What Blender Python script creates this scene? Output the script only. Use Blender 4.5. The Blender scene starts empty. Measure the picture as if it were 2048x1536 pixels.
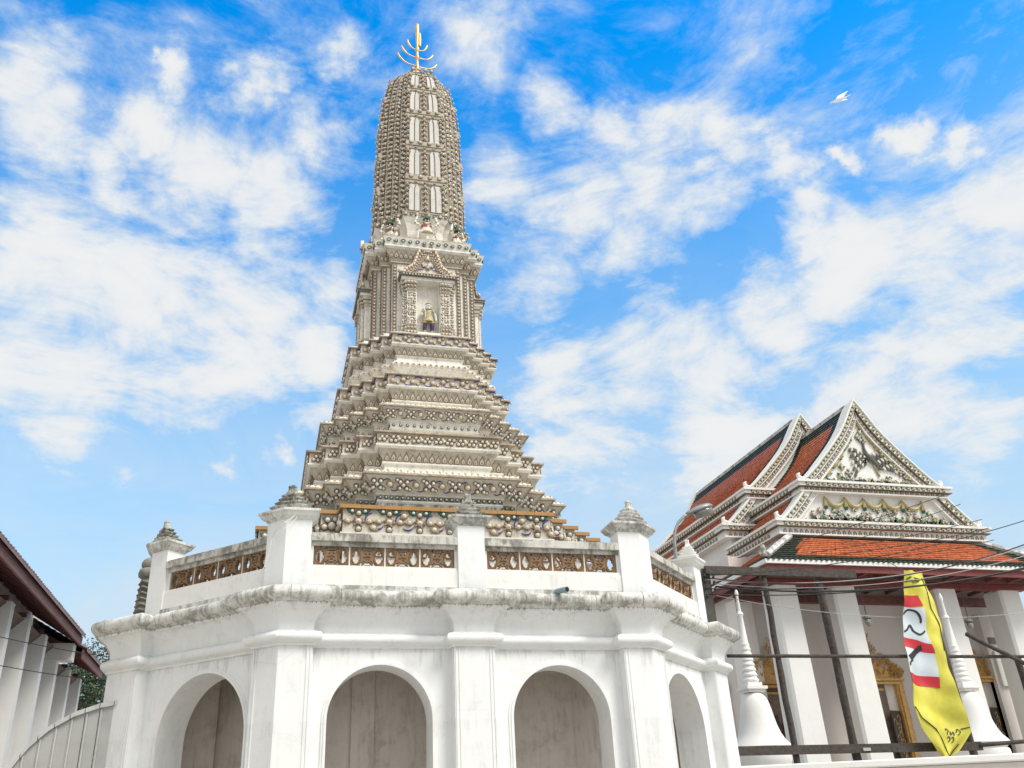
import bpy, bmesh, math, random
from mathutils import Vector, Matrix
random.seed(7)
R = math.radians
PI = math.pi
scn = bpy.context.scene
COL = scn.collection

# ---------------------------------------------------------------- camera
YAW, PITCH, ROLL = R(14.2), R(26.4), R(-2.24)
cam_d = bpy.data.cameras.new('camera')
cam_o = bpy.data.objects.new('camera', cam_d)
COL.objects.link(cam_o)
fwd = Vector((math.sin(YAW) * math.cos(PITCH), math.cos(YAW) * math.cos(PITCH), math.sin(PITCH)))
rgt = Vector((math.cos(YAW), -math.sin(YAW), 0))
upv = rgt.cross(fwd)
r2 = rgt * math.cos(ROLL) + upv * math.sin(ROLL)
u2 = -rgt * math.sin(ROLL) + upv * math.cos(ROLL)
m = Matrix((r2, u2, -fwd)).transposed().to_4x4()
m.translation = Vector((0, 0, 1.6))
cam_o.matrix_world = m
cam_d.sensor_width = 36
cam_d.sensor_fit = 'HORIZONTAL'
cam_d.lens = 1756 / 2048 * 36
cam_d.shift_x = (1024 - 964.5) / 2048
cam_d.shift_y = (781.6 - 768) / 2048
cam_d.clip_end = 2000
scn.camera = cam_o
CAMP = Vector((0, 0, 1.6))

scn.view_settings.view_transform = 'Standard'
scn.view_settings.look = 'None'
scn.view_settings.gamma = 1
scn.view_settings.exposure = 0.47
scn.view_settings.use_curve_mapping = False
scn.cycles.max_bounces = 6
scn.cycles.diffuse_bounces = 4

# ---------------------------------------------------------------- node helper
class NT:
    def __init__(self, nt):
        self.nt = nt
        nt.nodes.clear()
    def n(self, t, **kw):
        nd = self.nt.nodes.new(t)
        for k, v in kw.items():
            setattr(nd, k, v)
        return nd
    def put(self, sock, v):
        if isinstance(v, bpy.types.NodeSocket):
            self.nt.links.new(v, sock)
        elif v is not None:
            if isinstance(v, (tuple, list)) and len(v) == 3 and sock.type == 'RGBA':
                v = (*v, 1)
            sock.default_value = v
    def math(self, op, a, b=None, c=None, clamp=False):
        nd = self.n('ShaderNodeMath', operation=op, use_clamp=clamp)
        self.put(nd.inputs[0], a)
        if b is not None: self.put(nd.inputs[1], b)
        if c is not None: self.put(nd.inputs[2], c)
        return nd.outputs[0]
    def vmath(self, op, a, b=None):
        nd = self.n('ShaderNodeVectorMath', operation=op)
        self.put(nd.inputs[0], a)
        if b is not None: self.put(nd.inputs[1], b)
        return nd.outputs['Value'] if op in ('DOT_PRODUCT', 'LENGTH') else nd.outputs[0]
    def noise(self, vec, scale, detail=4, rough=0.55, dist=0.0):
        nd = self.n('ShaderNodeTexNoise')
        self.put(nd.inputs['Vector'], vec)
        nd.inputs['Scale'].default_value = scale
        nd.inputs['Detail'].default_value = detail
        nd.inputs['Roughness'].default_value = rough
        nd.inputs['Distortion'].default_value = dist
        return nd.outputs['Fac']
    def mr(self, v, a, b, c=0.0, d=1.0, smooth=False):
        nd = self.n('ShaderNodeMapRange')
        if smooth: nd.interpolation_type = 'SMOOTHSTEP'
        self.put(nd.inputs[0], v)
        for i, x in zip((1, 2, 3, 4), (a, b, c, d)): self.put(nd.inputs[i], x)
        return nd.outputs[0]
    def mix(self, f, a, b, mode='MIX'):
        nd = self.n('ShaderNodeMix', data_type='RGBA', blend_type=mode)
        self.put(nd.inputs[0], f); self.put(nd.inputs[6], a); self.put(nd.inputs[7], b)
        return nd.outputs[2]

# ---------------------------------------------------------------- world: blue sky with broken cloud
SUN_EL, SUN_AZ = R(50), R(142)       # azimuth clockwise from +Y
world = bpy.data.worlds.new('World')
scn.world = world
world.use_nodes = True
W = NT(world.node_tree)
sky = W.n('ShaderNodeTexSky', sky_type='NISHITA')
sky.sun_disc = False
sky.sun_elevation = SUN_EL
sky.sun_rotation = SUN_AZ
sky.air_density = 1.0
sky.dust_density = 0.4
sky.ozone_density = 2.0
tc = W.n('ShaderNodeTexCoord')
dirv = W.vmath('NORMALIZE', tc.outputs['Generated'])
sepz = W.n('ShaderNodeSeparateXYZ'); W.put(sepz.inputs[0], dirv)
dz = sepz.outputs[2]
# saturated blue aloft, paler to the horizon
deep = W.mix(W.mr(dz, 0.15, 0.80, smooth=True), (0.85, 2.10, 2.2), (0.006, 1.22, 1.98))
skyc = W.mix(1.0, sky.outputs[0], deep, 'MULTIPLY')
gain = W.math('MULTIPLY', W.mr(dz, 0.0, 0.75, 0.72, 1.75), 1.0)
hsv = W.n('ShaderNodeHueSaturation'); W.put(hsv.inputs['Color'], skyc); W.put(hsv.inputs['Value'], gain); hsv.inputs['Saturation'].default_value = 1.05
skyc = hsv.outputs[0]
# clouds: soft banks at fixed bearings plus fractal noise
BANKS = [(-0.139,0.73,0.67,0.034),(-0.093,0.766,0.636,0.063),(-0.02,0.78,0.625,0.051),(-0.184,0.764,0.619,0.04),(-0.239,0.825,0.512,0.085),(-0.145,0.844,0.517,0.091),(-0.043,0.85,0.526,0.085),(-0.209,0.888,0.41,0.085),(-0.079,0.892,0.446,0.074),(-0.252,0.867,0.43,0.051),(-0.137,0.928,0.346,0.028),(-0.067,0.933,0.354,0.023),(-0.009,0.931,0.366,0.028),(0.036,0.874,0.484,0.051),(0.175,0.64,0.748,0.043),(0.042,0.672,0.739,0.026),(0.27,0.656,0.705,0.034),(0.171,0.675,0.718,0.028),(0.213,0.723,0.657,0.051),(0.288,0.731,0.619,0.063),(0.362,0.694,0.622,0.063),(0.421,0.674,0.607,0.051),(0.458,0.623,0.634,0.043),(0.496,0.613,0.615,0.028),(0.356,0.735,0.577,0.057),(0.525,0.646,0.554,0.034),(0.285,0.799,0.53,0.074),(0.396,0.794,0.461,0.085),(0.508,0.71,0.487,0.068),(0.566,0.657,0.497,0.063),(0.642,0.616,0.456,0.085),(0.633,0.665,0.396,0.091),(0.323,0.856,0.404,0.074),(0.45,0.804,0.389,0.068),(0.654,0.55,0.519,0.051),(0.606,0.523,0.599,0.02),(0.574,0.541,0.614,0.017),(-0.137,0.679,0.722,0.011),(-0.027,0.705,0.709,0.028),(-0.247,0.733,0.633,0.057),(-0.268,0.691,0.672,0.04),(0.327,0.664,0.673,0.034),(0.487,0.787,0.378,0.068),(0.599,0.708,0.374,0.057),(0.676,0.655,0.338,0.068),(0.063,0.831,0.552,0.046),(0.023,0.735,0.677,0.034),(0.546,0.589,0.596,0.014),(-0.117,0.689,0.716,0.023),(0.041,0.905,0.424,0.046),(0.28,0.836,0.472,0.051)]
# warp the lookup direction a little so bank edges are ragged
nw = W.n('ShaderNodeTexNoise'); W.put(nw.inputs['Vector'], dirv); nw.inputs['Scale'].default_value = 6; nw.inputs['Detail'].default_value = 7; nw.inputs['Roughness'].default_value = 0.6
wv = W.vmath('SUBTRACT', nw.outputs['Color'], (0.5, 0.5, 0.5))
sc_ = W.n('ShaderNodeVectorMath', operation='SCALE'); W.put(sc_.inputs[0], wv); sc_.inputs['Scale'].default_value = 0.20
wdir = W.vmath('ADD', dirv, sc_.outputs[0])
acc = None
for (x, y, z, r) in BANKS:
    dist = W.n('ShaderNodeVectorMath', operation='DISTANCE')
    W.put(dist.inputs[0], wdir); dist.inputs[1].default_value = (x, y, z)
    b = W.mr(dist.outputs['Value'], 0.0, 1.75 * r, 1.0, 0.0, smooth=True)
    acc = b if acc is None else W.math('MAXIMUM', acc, b)
mp = W.n('ShaderNodeMapping'); W.put(mp.inputs[0], dirv)
mp.inputs['Rotation'].default_value = (0.15, 0.75, 0.2); mp.inputs['Scale'].default_value = (1, 1.0, 2.4)
f1 = W.noise(mp.outputs[0], 4.2, 12, 0.62, 0.55)
f2 = W.noise(mp.outputs[0], 14, 9, 0.66, 0.6)
# outside the frame extra cloud is added, near overcast, to neutralise the blue light
inview = W.mr(W.vmath('DOT_PRODUCT', dirv, tuple(fwd)), 0.62, 0.74, smooth=True)
acc = W.math('ADD', acc, 0.10)
acc = W.math('ADD', W.math('MULTIPLY', acc, inview), W.math('MULTIPLY', W.math('SUBTRACT', 1.0, inview), 1.45))
dens = W.math('ADD', W.math('MULTIPLY', acc, 0.68), W.math('MULTIPLY', W.math('SUBTRACT', f1, 0.5), 2.3))
dens = W.math('ADD', dens, W.math('MULTIPLY', W.math('SUBTRACT', f2, 0.5), 0.8))
cover = W.mr(dens, -0.10, 0.76, 0.0, 0.96, smooth=True)
veil = W.math('MULTIPLY', W.mr(dz, 0.74, 0.34, 0.0, 0.72, smooth=True), W.mr(f1, 0.3, 0.7, 0.55, 1.0))
hz = W.mr(dz, 0.45, 0.10, 0.0, 0.36, smooth=True)
cover = W.math('MAXIMUM', cover, W.math('ADD', veil, hz))
cloudc = W.mix(W.mr(dens, 0.25, 0.95, smooth=True), (6.4, 7.4, 8.3), (8.6, 8.6, 8.5))
fin = W.mix(cover, skyc, cloudc)
bg = W.n('ShaderNodeBackground'); W.put(bg.inputs[0], fin); bg.inputs[1].default_value = 0.075
wo = W.n('ShaderNodeOutputWorld'); W.nt.links.new(bg.outputs[0], wo.inputs[0])

# ---------------------------------------------------------------- sun (veiled, soft)
sun_d = bpy.data.lights.new('sun', 'SUN')
sun_d.energy = 2.25
sun_d.angle = R(22)
sun_d.color = (1.0, 0.95, 0.88)
sun_o = bpy.data.objects.new('sun', sun_d)
sdir = Vector((math.sin(SUN_AZ) * math.cos(SUN_EL), math.cos(SUN_AZ) * math.cos(SUN_EL), math.sin(SUN_EL)))
sun_o.rotation_euler = sdir.to_track_quat('Z', 'Y').to_euler()
COL.objects.link(sun_o)

# ---------------------------------------------------------------- materials
def pos_node(t):
    return t.n('ShaderNodeNewGeometry').outputs['Position']
def stretch(t, v, s):
    return t.vmath('MULTIPLY', v, s)
def finish(t, col, rough, bump_h=None, bump_s=0.3, bump_d=0.02, metal=0.0, extra=None, coat=0.0):
    b = t.n('ShaderNodeBsdfPrincipled')
    t.put(b.inputs['Base Color'], col)
    t.put(b.inputs['Roughness'], rough)
    b.inputs['Metallic'].default_value = metal
    if coat: b.inputs['Coat Weight'].default_value = coat
    if bump_h is not None:
        bp = t.n('ShaderNodeBump')
        bp.inputs['Strength'].default_value = bump_s
        bp.inputs['Distance'].default_value = bump_d
        t.put(bp.inputs['Height'], bump_h)
        t.nt.links.new(bp.outputs[0], b.inputs['Normal'])
    o = t.n('ShaderNodeOutputMaterial')
    t.nt.links.new(b.outputs[0], o.inputs[0])
def newmat(name):
    mt = bpy.data.materials.new(name); mt.use_nodes = True
    return mt, NT(mt.node_tree)

def plaster(name, base, stain=(0.30, 0.28, 0.24), amt=0.35, mold=0.0, moldc=(0.055, 0.055, 0.047), scale=1.0, rough=0.85, thr=0.5, drips=()):
    mt, t = newmat(name)
    p = pos_node(t)
    big = t.noise(p, 0.8 * scale, 6, 0.6)
    streak = t.noise(stretch(t, p, (5.5 * scale, 5.5 * scale, 0.55 * scale)), 1.0, 8, 0.65, 0.3)
    fine = t.noise(p, 38 * scale, 5, 0.7)
    c = t.mix(t.mr(big, 0.35, 0.7, 0, 0.45), base, tuple(x * y for x, y in zip(base, (0.90, 0.895, 0.875))))
    s = t.math('MULTIPLY', t.mr(streak, 0.52, 0.74, smooth=True), t.mr(big, 0.3, 0.65, 0.2, 1.0))
    c = t.mix(t.math('MULTIPLY', s, amt), c, stain)
    if mold > 0:
        n1 = t.noise(p, 2.1 * scale, 9, 0.72, 0.5)
        n2 = t.noise(stretch(t, p, (14 * scale, 14 * scale, 2.2 * scale)), 1.0, 8, 0.7)
        n3 = t.math('ADD', t.math('MULTIPLY', n1, 0.62), t.math('MULTIPLY', n2, 0.38))
        m1 = t.mr(n3, thr - 0.05, thr + 0.07, smooth=True)
        c = t.mix(t.math('MULTIPLY', m1, mold), c, moldc)
        m2 = t.mr(n3, thr - 0.14, thr + 0.02, smooth=True)
        c = t.mix(t.math('MULTIPLY', m2, 0.38 * mold), c, (0.24, 0.22, 0.17))
    if drips:
        # rain-washed dirt that starts at a ledge and runs down a limited length
        sx = t.n('ShaderNodeSeparateXYZ'); t.put(sx.inputs[0], p)
        for (zt, ln, am, fr, dc) in drips:
            band = t.mr(sx.outputs[2], zt - ln, zt, 0.0, 1.0)
            on = t.math('LESS_THAN', sx.outputs[2], zt + 0.002)
            nz = t.noise(stretch(t, p, (fr, fr, 0.5)), 1.0, 5, 0.75)
            mk_ = t.mr(t.math('ADD', nz, t.math('MULTIPLY', t.math('SUBTRACT', band, 1.0), 0.30)), 0.46, 0.56, smooth=True)
            mk_ = t.math('MULTIPLY', t.math('MULTIPLY', mk_, on), t.math('GREATER_THAN', band, 0.001))
            c = t.mix(t.math('MULTIPLY', mk_, am), c, dc)
        crk = t.n('ShaderNodeTexVoronoi', feature='DISTANCE_TO_EDGE'); t.put(crk.inputs['Vector'], t.vmath('ADD', p, t.vmath('MULTIPLY', (0.35, 0.35, 0.35), (1, 1, 1)))); crk.inputs['Scale'].default_value = 0.55
        cm = t.math('MULTIPLY', t.mr(crk.outputs['Distance'], 0.0, 0.0035, 1.0, 0.0), t.mr(big, 0.48, 0.6))
        c = t.mix(t.math('MULTIPLY', cm, 0.22), c, (0.25, 0.25, 0.23))
    h = t.math('ADD', t.math('MULTIPLY', fine, 0.35), t.math('MULTIPLY', t.noise(p, 7 * scale, 5, 0.6), 1.0))
    finish(t, c, rough, h, 0.35, 0.012)
    return mt

M = {}
M['white_wall'] = plaster('white_wall', (0.83, 0.845, 0.84), (0.42, 0.43, 0.41), 0.26, 0.16, (0.30, 0.31, 0.28), thr=0.59, drips=((5.27, 0.11, 0.75, 22, (0.10, 0.10, 0.085)), (5.27, 0.40, 0.22, 6, (0.30, 0.30, 0.27)), (4.56, 0.75, 0.30, 5, (0.36, 0.37, 0.35)), (4.80, 0.12, 0.35, 9, (0.33, 0.33, 0.30)), (3.3, 2.2, 0.16, 3, (0.42, 0.42, 0.40))))
M['corridor'] = plaster('corridor', (0.68, 0.63, 0.58), (0.30, 0.26, 0.22), 0.6, 0.35, (0.28, 0.24, 0.20), thr=0.55)
M['moldy'] = plaster('moldy', (0.76, 0.765, 0.735), (0.24, 0.23, 0.20), 0.65, 0.68, (0.13, 0.13, 0.115), thr=0.515)
M['very_moldy'] = plaster('very_moldy', (0.60, 0.60, 0.56), (0.13, 0.13, 0.11), 0.75, 0.92, thr=0.50, scale=1.6)
M['rail_moldy'] = plaster('rail_moldy', (0.64, 0.635, 0.59), (0.19, 0.18, 0.155), 0.7, 0.8, (0.10, 0.098, 0.08), thr=0.52)
M['tower_wall'] = plaster('tower_wall', (0.64, 0.59, 0.50), (0.25, 0.22, 0.17), 0.55, 0.45, (0.14, 0.125, 0.10), scale=2.2, thr=0.56)
M['tower_band'] = plaster('tower_band', (0.52, 0.47, 0.375), (0.22, 0.19, 0.145), 0.6, 0.5, (0.14, 0.12, 0.095), scale=2.6, thr=0.54)
M['tower_white'] = plaster('tower_white', (0.82, 0.79, 0.72), (0.2, 0.18, 0.14), 0.5, 0.5, (0.06, 0.06, 0.05), scale=2.0, thr=0.58)
M['tower_shaft'] = plaster('tower_shaft', (0.43, 0.385, 0.31), (0.17, 0.145, 0.11), 0.6, 0.5, (0.12, 0.10, 0.08), scale=3, thr=0.52)  # dark base puts the shadow between the studs into the colour
M['panel_white'] = plaster('panel_white', (0.66, 0.65, 0.61), (0.3, 0.27, 0.22), 0.5, 0.3, scale=3, thr=0.58)
M['hall_wall'] = plaster('hall_wall', (0.70, 0.655, 0.62), (0.42, 0.38, 0.34), 0.35)
M['hall_column'] = plaster('hall_column', (0.83, 0.825, 0.80), (0.5, 0.48, 0.44), 0.2)
M['hall_trim'] = plaster('hall_trim', (0.83, 0.825, 0.79), (0.34, 0.31, 0.27), 0.4, 0.2, thr=0.60, scale=1.5)
M['cream_wall'] = plaster('cream_wall', (0.82, 0.78, 0.73), (0.45, 0.40, 0.36), 0.3)
M['chedi_white'] = plaster('chedi_white', (0.86, 0.855, 0.83), (0.5, 0.48, 0.44), 0.15)

def flat(name, c, rough=0.5, var=0.25, scale=12.0, bump=0.2, metal=0.0, dirt=0.0, coat=0.0):
    mt, t = newmat(name)
    p = pos_node(t)
    n = t.noise(p, scale, 5, 0.6)
    n2 = t.noise(p, scale * 0.17, 3, 0.5)
    cc = t.mix(t.mr(n, 0.3, 0.7), tuple(x * (1 - var) for x in c), tuple(min(1, x * (1 + var)) for x in c))
    if dirt:
        cc = t.mix(t.math('MULTIPLY', t.mr(t.noise(p, scale * 0.5, 7, 0.7), 0.48, 0.66), dirt), cc, (0.10, 0.09, 0.07))
    finish(t, cc, t.mr(n2, 0.3, 0.7, max(0.05, rough - 0.1), min(1, rough + 0.1)), n, bump, 0.005, metal, coat=coat)
    return mt
M['glaze_cream'] = flat('glaze_cream', (0.74, 0.69, 0.575), 0.3, 0.2, 20, 0.1, dirt=0.3)
M['glaze_white'] = flat('glaze_white', (0.80, 0.79, 0.74), 0.22, 0.08, 20, 0.05, dirt=0.1)
M['glaze_brown'] = flat('glaze_brown', (0.21, 0.125, 0.07), 0.4, 0.35, 18, 0.2, dirt=0.3)
M['glaze_tan'] = flat('glaze_tan', (0.40, 0.27, 0.15), 0.38, 0.3, 18, 0.2, dirt=0.25)
M['glaze_green'] = flat('glaze_green', (0.035, 0.11, 0.065), 0.28, 0.4, 18, 0.1, dirt=0.1)
M['glaze_teal'] = flat('glaze_teal', (0.115, 0.12, 0.10), 0.28, 0.4, 18, 0.1, dirt=0.1)
M['glaze_blue'] = flat('glaze_blue', (0.03, 0.045, 0.24), 0.28, 0.3, 18, 0.1)
M['glaze_yellow'] = flat('glaze_yellow', (0.40, 0.34, 0.155), 0.35, 0.3, 18, 0.1)
M['glaze_red'] = flat('glaze_red', (0.25, 0.10, 0.075), 0.35, 0.3, 18, 0.1)
M['petal_line'] = flat('petal_line', (0.17, 0.115, 0.07), 0.6, 0.3, 25, 0.2)
M['orange_bar'] = flat('orange_bar', (0.43, 0.235, 0.075), 0.3, 0.15, 5, 0.1, dirt=0.12)
M['lip_tile'] = flat('lip_tile', (0.46, 0.37, 0.27), 0.6, 0.5, 9, 0.3, dirt=0.7)
M['dark_concrete'] = flat('dark_concrete', (0.085, 0.08, 0.072), 0.85, 0.3, 9, 0.4, dirt=0.3)
M['grille'] = flat('grille', (0.235, 0.135, 0.062), 0.38, 0.35, 7, 0.4, dirt=0.35)
M['gilt'] = flat('gilt', (0.62, 0.37, 0.12), 0.42, 0.3, 14, 0.5, metal=0.2, dirt=0.25)
M['brass'] = flat('brass', (0.72, 0.47, 0.20), 0.42, 0.2, 6, 0.2, metal=0.85)
M['dark_wood'] = flat('dark_wood', (0.05, 0.043, 0.037), 0.7, 0.4, 20, 0.4)
M['old_timber'] = flat('old_timber', (0.068, 0.056, 0.048), 0.85, 0.45, 14, 0.5, dirt=0.4)
M['red_board'] = flat('red_board', (0.20, 0.042, 0.038), 0.6, 0.25, 5, 0.2, dirt=0.15)
M['maroon_board'] = flat('maroon_board', (0.20, 0.085, 0.075), 0.65, 0.25, 5, 0.2, dirt=0.2)
M['brown_panel'] = flat('brown_panel', (0.17, 0.125, 0.10), 0.7, 0.25, 5, 0.2)
M['sheet_metal'] = flat('sheet_metal', (0.40, 0.40, 0.385), 0.5, 0.12, 3, 0.1, metal=0.2, dirt=0.12)
M['sheet_trim'] = flat('sheet_trim', (0.50, 0.50, 0.49), 0.45, 0.1, 3, 0.1, metal=0.2)
M['lamp_grey'] = flat('lamp_grey', (0.30, 0.31, 0.31), 0.45, 0.15, 5, 0.1, metal=0.3)
M['lamp_glass'] = flat('lamp_glass', (0.22, 0.21, 0.19), 0.12, 0.3, 10, 0.1, coat=1.0)
M['concrete'] = flat('concrete', (0.20, 0.195, 0.18), 0.85, 0.3, 9, 0.4, dirt=0.4)
M['stone_grey'] = flat('stone_grey', (0.24, 0.235, 0.20), 0.9, 0.35, 6, 0.6, dirt=0.6)
M['cable'] = flat('cable', (0.022, 0.022, 0.022), 0.5, 0.2, 5, 0.0)
M['cable_grey'] = flat('cable_grey', (0.42, 0.42, 0.40), 0.5, 0.2, 5, 0.0)
M['string'] = flat('string', (0.72, 0.70, 0.64), 0.6, 0.1, 5, 0.0)
M['pvc'] = flat('pvc', (0.22, 0.33, 0.35), 0.4, 0.15, 5, 0.05)
M['hole'] = flat('hole', (0.02, 0.02, 0.02), 0.8, 0.1, 5, 0.0)
M['skin_glaze'] = flat('skin_glaze', (0.82, 0.82, 0.77), 0.3, 0.06, 12, 0.05)
M['armour'] = flat('armour', (0.46, 0.41, 0.24), 0.45, 0.4, 40, 0.5)
M['trousers'] = flat('trousers', (0.045, 0.025, 0.10), 0.5, 0.3, 20, 0.2)
M['bark'] = flat('bark', (0.09, 0.07, 0.05), 0.9, 0.3, 8, 0.5)
M['paving'] = flat('paving', (0.42, 0.385, 0.34), 0.85, 0.15, 1.5, 0.3, dirt=0.2)

def roof_mat(name, c, var):
    mt, t = newmat(name)
    p = pos_node(t)
    oi = t.noise(p, 6.5, 2, 0.5)
    n = t.noise(p, 1.1, 6, 0.65)
    cc = t.mix(t.mr(oi, 0.3, 0.7), tuple(x * (1 - var) for x in c), tuple(x * (1 + var) for x in c))
    cc = t.mix(t.math('MULTIPLY', t.mr(n, 0.5, 0.72), 0.35), cc, (0.10, 0.075, 0.05))
    finish(t, cc, 0.42, t.noise(p, 30, 3), 0.2, 0.004)
    return mt
M['tile_orange'] = roof_mat('tile_orange', (0.56, 0.17, 0.07), 0.30)
M['tile_green'] = roof_mat('tile_green', (0.030, 0.045, 0.030), 0.30)
M['tile_old'] = roof_mat('tile_old', (0.20, 0.10, 0.075), 0.30)

def leaf_mat(name, a, b):
    mt, t = newmat(name)
    p = pos_node(t)
    cc = t.mix(t.mr(t.noise(p, 1.6, 4, 0.6), 0.35, 0.65), a, b)
    bs = t.n('ShaderNodeBsdfPrincipled'); t.put(bs.inputs['Base Color'], cc); bs.inputs['Roughness'].default_value = 0.55
    tr = t.n('ShaderNodeBsdfTranslucent'); t.put(tr.inputs['Color'], cc)
    mx = t.n('ShaderNodeMixShader'); mx.inputs[0].default_value = 0.25
    t.nt.links.new(bs.outputs[0], mx.inputs[1]); t.nt.links.new(tr.outputs[0], mx.inputs[2])
    o = t.n('ShaderNodeOutputMaterial'); t.nt.links.new(mx.outputs[0], o.inputs[0])
    return mt
M['leaf_a'] = leaf_mat('leaf_a', (0.030, 0.055, 0.022), (0.075, 0.115, 0.045))
M['leaf_b'] = leaf_mat('leaf_b', (0.085, 0.115, 0.075), (0.16, 0.19, 0.12))

M['feather'] = leaf_mat('feather', (0.90, 0.90, 0.89), (0.93, 0.93, 0.92))
for n_ in M['feather'].node_tree.nodes:
    if n_.type == 'MIX_SHADER': n_.inputs[0].default_value = 0.65
# banner cloth: yellow, printed pale blue and red bands are separate flat print meshes
M['banner_yellow'] = flat('banner_yellow', (0.68, 0.63, 0.085), 0.6, 0.10, 4, 1.0)
M['banner_white'] = flat('banner_white', (0.66, 0.74, 0.78), 0.6, 0.04, 3, 0.1)
M['banner_red'] = flat('banner_red', (0.62, 0.03, 0.05), 0.6, 0.08, 3, 0.1)
M['banner_black'] = flat('banner_black', (0.025, 0.03, 0.03), 0.6, 0.1, 3, 0.1)

# ---------------------------------------------------------------- mesh builder
class MB:
    def __init__(self):
        self.v = []; self.f = []; self.m = []; self.slots = []
    def slot(self, mat):
        if mat not in self.slots: self.slots.append(mat)
        return self.slots.index(mat)
    def add(self, vs, fs, mat):
        k = len(self.v); s = self.slot(mat)
        self.v.extend([tuple(p) for p in vs])
        for f in fs:
            self.f.append(tuple(i + k for i in f)); self.m.append(s)
        return self
    def box(self, x0, x1, y0, y1, z0, z1, mat):
        vs = [(x0, y0, z0), (x1, y0, z0), (x1, y1, z0), (x0, y1, z0), (x0, y0, z1), (x1, y0, z1), (x1, y1, z1), (x0, y1, z1)]
        return self.add(vs, [(0, 3, 2, 1), (4, 5, 6, 7), (0, 1, 5, 4), (1, 2, 6, 5), (2, 3, 7, 6), (3, 0, 4, 7)], mat)
    def loft(self, rings, mat, closed=True, cap0=True, cap1=True):
        n = len(rings[0]); vs = [p for r in rings for p in r]; fs = []
        for i in range(len(rings) - 1):
            mm = mat[i] if isinstance(mat, (list, tuple)) else mat
            for j in range(n if closed else n - 1):
                a = i * n + j; b = i * n + (j + 1) % n
                fs.append(((a, b, b + n, a + n), mm))
        m0 = mat[0] if isinstance(mat, (list, tuple)) else mat
        m1 = mat[-1] if isinstance(mat, (list, tuple)) else mat
        if cap0: fs.append((tuple(range(n - 1, -1, -1)), m0))
        if cap1: fs.append((tuple((len(rings) - 1) * n + j for j in range(n)), m1))
        k = len(self.v); self.v.extend([tuple(p) for p in vs])
        for f, mm in fs:
            self.f.append(tuple(i + k for i in f)); self.m.append(self.slot(mm))
        return self
    def lathe(self, prof, mat, seg=16, c=(0, 0)):
        rings = [[(c[0] + r * math.cos(2 * PI * j / seg), c[1] + r * math.sin(2 * PI * j / seg), z) for j in range(seg)] for r, z in prof]
        return self.loft(rings, mat)
    def tube(self, pts, rad, mat, seg=6, cap=True):
        pts = [Vector(p) for p in pts]
        if not isinstance(rad, (list, tuple)): rad = [rad] * len(pts)
        rings = []; prev = None
        for i, p in enumerate(pts):
            d = (pts[min(i + 1, len(pts) - 1)] - pts[max(i - 1, 0)])
            if d.length < 1e-9: d = Vector((0, 0, 1))
            d.normalize()
            a = prev if prev is not None else (Vector((0, 0, 1)) if abs(d.z) < 0.9 else Vector((1, 0, 0)))
            u = d.cross(a)
            if u.length < 1e-6: u = d.cross(Vector((0, 1, 0)))
            u.normalize(); w = u.cross(d); prev = w
            rings.append([p + (u * math.cos(2 * PI * j / seg) + w * math.sin(2 * PI * j / seg)) * rad[i] for j in range(seg)])
        return self.loft(rings, mat, cap0=cap, cap1=cap)
    def merge(self, other, mw):
        k = len(self.v)
        self.v.extend([tuple(mw @ Vector(p)) for p in other.v])
        mp = [self.slot(s) for s in other.slots]
        for f, mi in zip(other.f, other.m):
            self.f.append(tuple(i + k for i in f)); self.m.append(mp[mi])
        return self
    def mesh(self, name, smooth=False):
        me = bpy.data.meshes.new(name)
        me.from_pydata(self.v, [], self.f)
        for s in self.slots: me.materials.append(M[s])
        me.polygons.foreach_set('material_index', self.m)
        if smooth:
            me.polygons.foreach_set('use_smooth', [True] * len(me.polygons))
        me.update()
        return me
    def build(self, name, parent=None, smooth=False, **props):
        return link(name, self.mesh(name, smooth), parent, **props)

def link(name, data, parent=None, mw=None, **props):
    o = bpy.data.objects.new(name, data); COL.objects.link(o)
    if parent is not None:
        o.parent = parent
        o.matrix_parent_inverse = WORLD[parent.name].inverted() if parent.name in WORLD else Matrix.Identity(4)
    if mw is not None: o.matrix_basis = mw
    for k, v in props.items(): o[k] = v
    return o
WORLD = {}
def thing(name, label, cat, loc=(0, 0, 0), group=None):
    o = bpy.data.objects.new(name, None); COL.objects.link(o)
    o.location = loc
    WORLD[o.name] = Matrix.Translation(loc)
    o['label'] = label; o['category'] = cat
    if group: o['group'] = group
    return o
def smooth_by_angle(o, ang=35):
    me = o.data
    bm = bmesh.new(); bm.from_mesh(me)
    bmesh.ops.recalc_face_normals(bm, faces=bm.faces)
    for e in bm.edges:
        e.smooth = (len(e.link_faces) == 2 and e.calc_face_angle(9) < R(ang))
    for f in bm.faces: f.smooth = True
    bm.to_mesh(me); bm.free(); me.update()
    return o
def recalc(o):
    me = o.data
    bm = bmesh.new(); bm.from_mesh(me)
    bmesh.ops.recalc_face_normals(bm, faces=bm.faces)
    bm.to_mesh(me); bm.free(); me.update()
    return o
def offset_poly(pts, d):
    """outward parallel offset of a CCW closed polygon"""
    n = len(pts); out = []
    for i in range(n):
        p0 = Vector(pts[i - 1]); p1 = Vector(pts[i]); p2 = Vector(pts[(i + 1) % n])
        a = (p1 - p0).normalized(); b = (p2 - p1).normalized()
        na = Vector((a.y, -a.x)); nb = Vector((b.y, -b.x))
        k = 1 + na.dot(nb)
        out.append(tuple(p1 + (na + nb) * (d / max(k, 0.15))))
    return out
def sweep_poly(mb, poly, prof, mat, cap0=True, cap1=True):
    """prof: list of (offset, z)"""
    rings = [[(x, y, z) for x, y in offset_poly(poly, o)] for o, z in prof]
    mb.loft(rings, mat, cap0=cap0, cap1=cap1)
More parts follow.
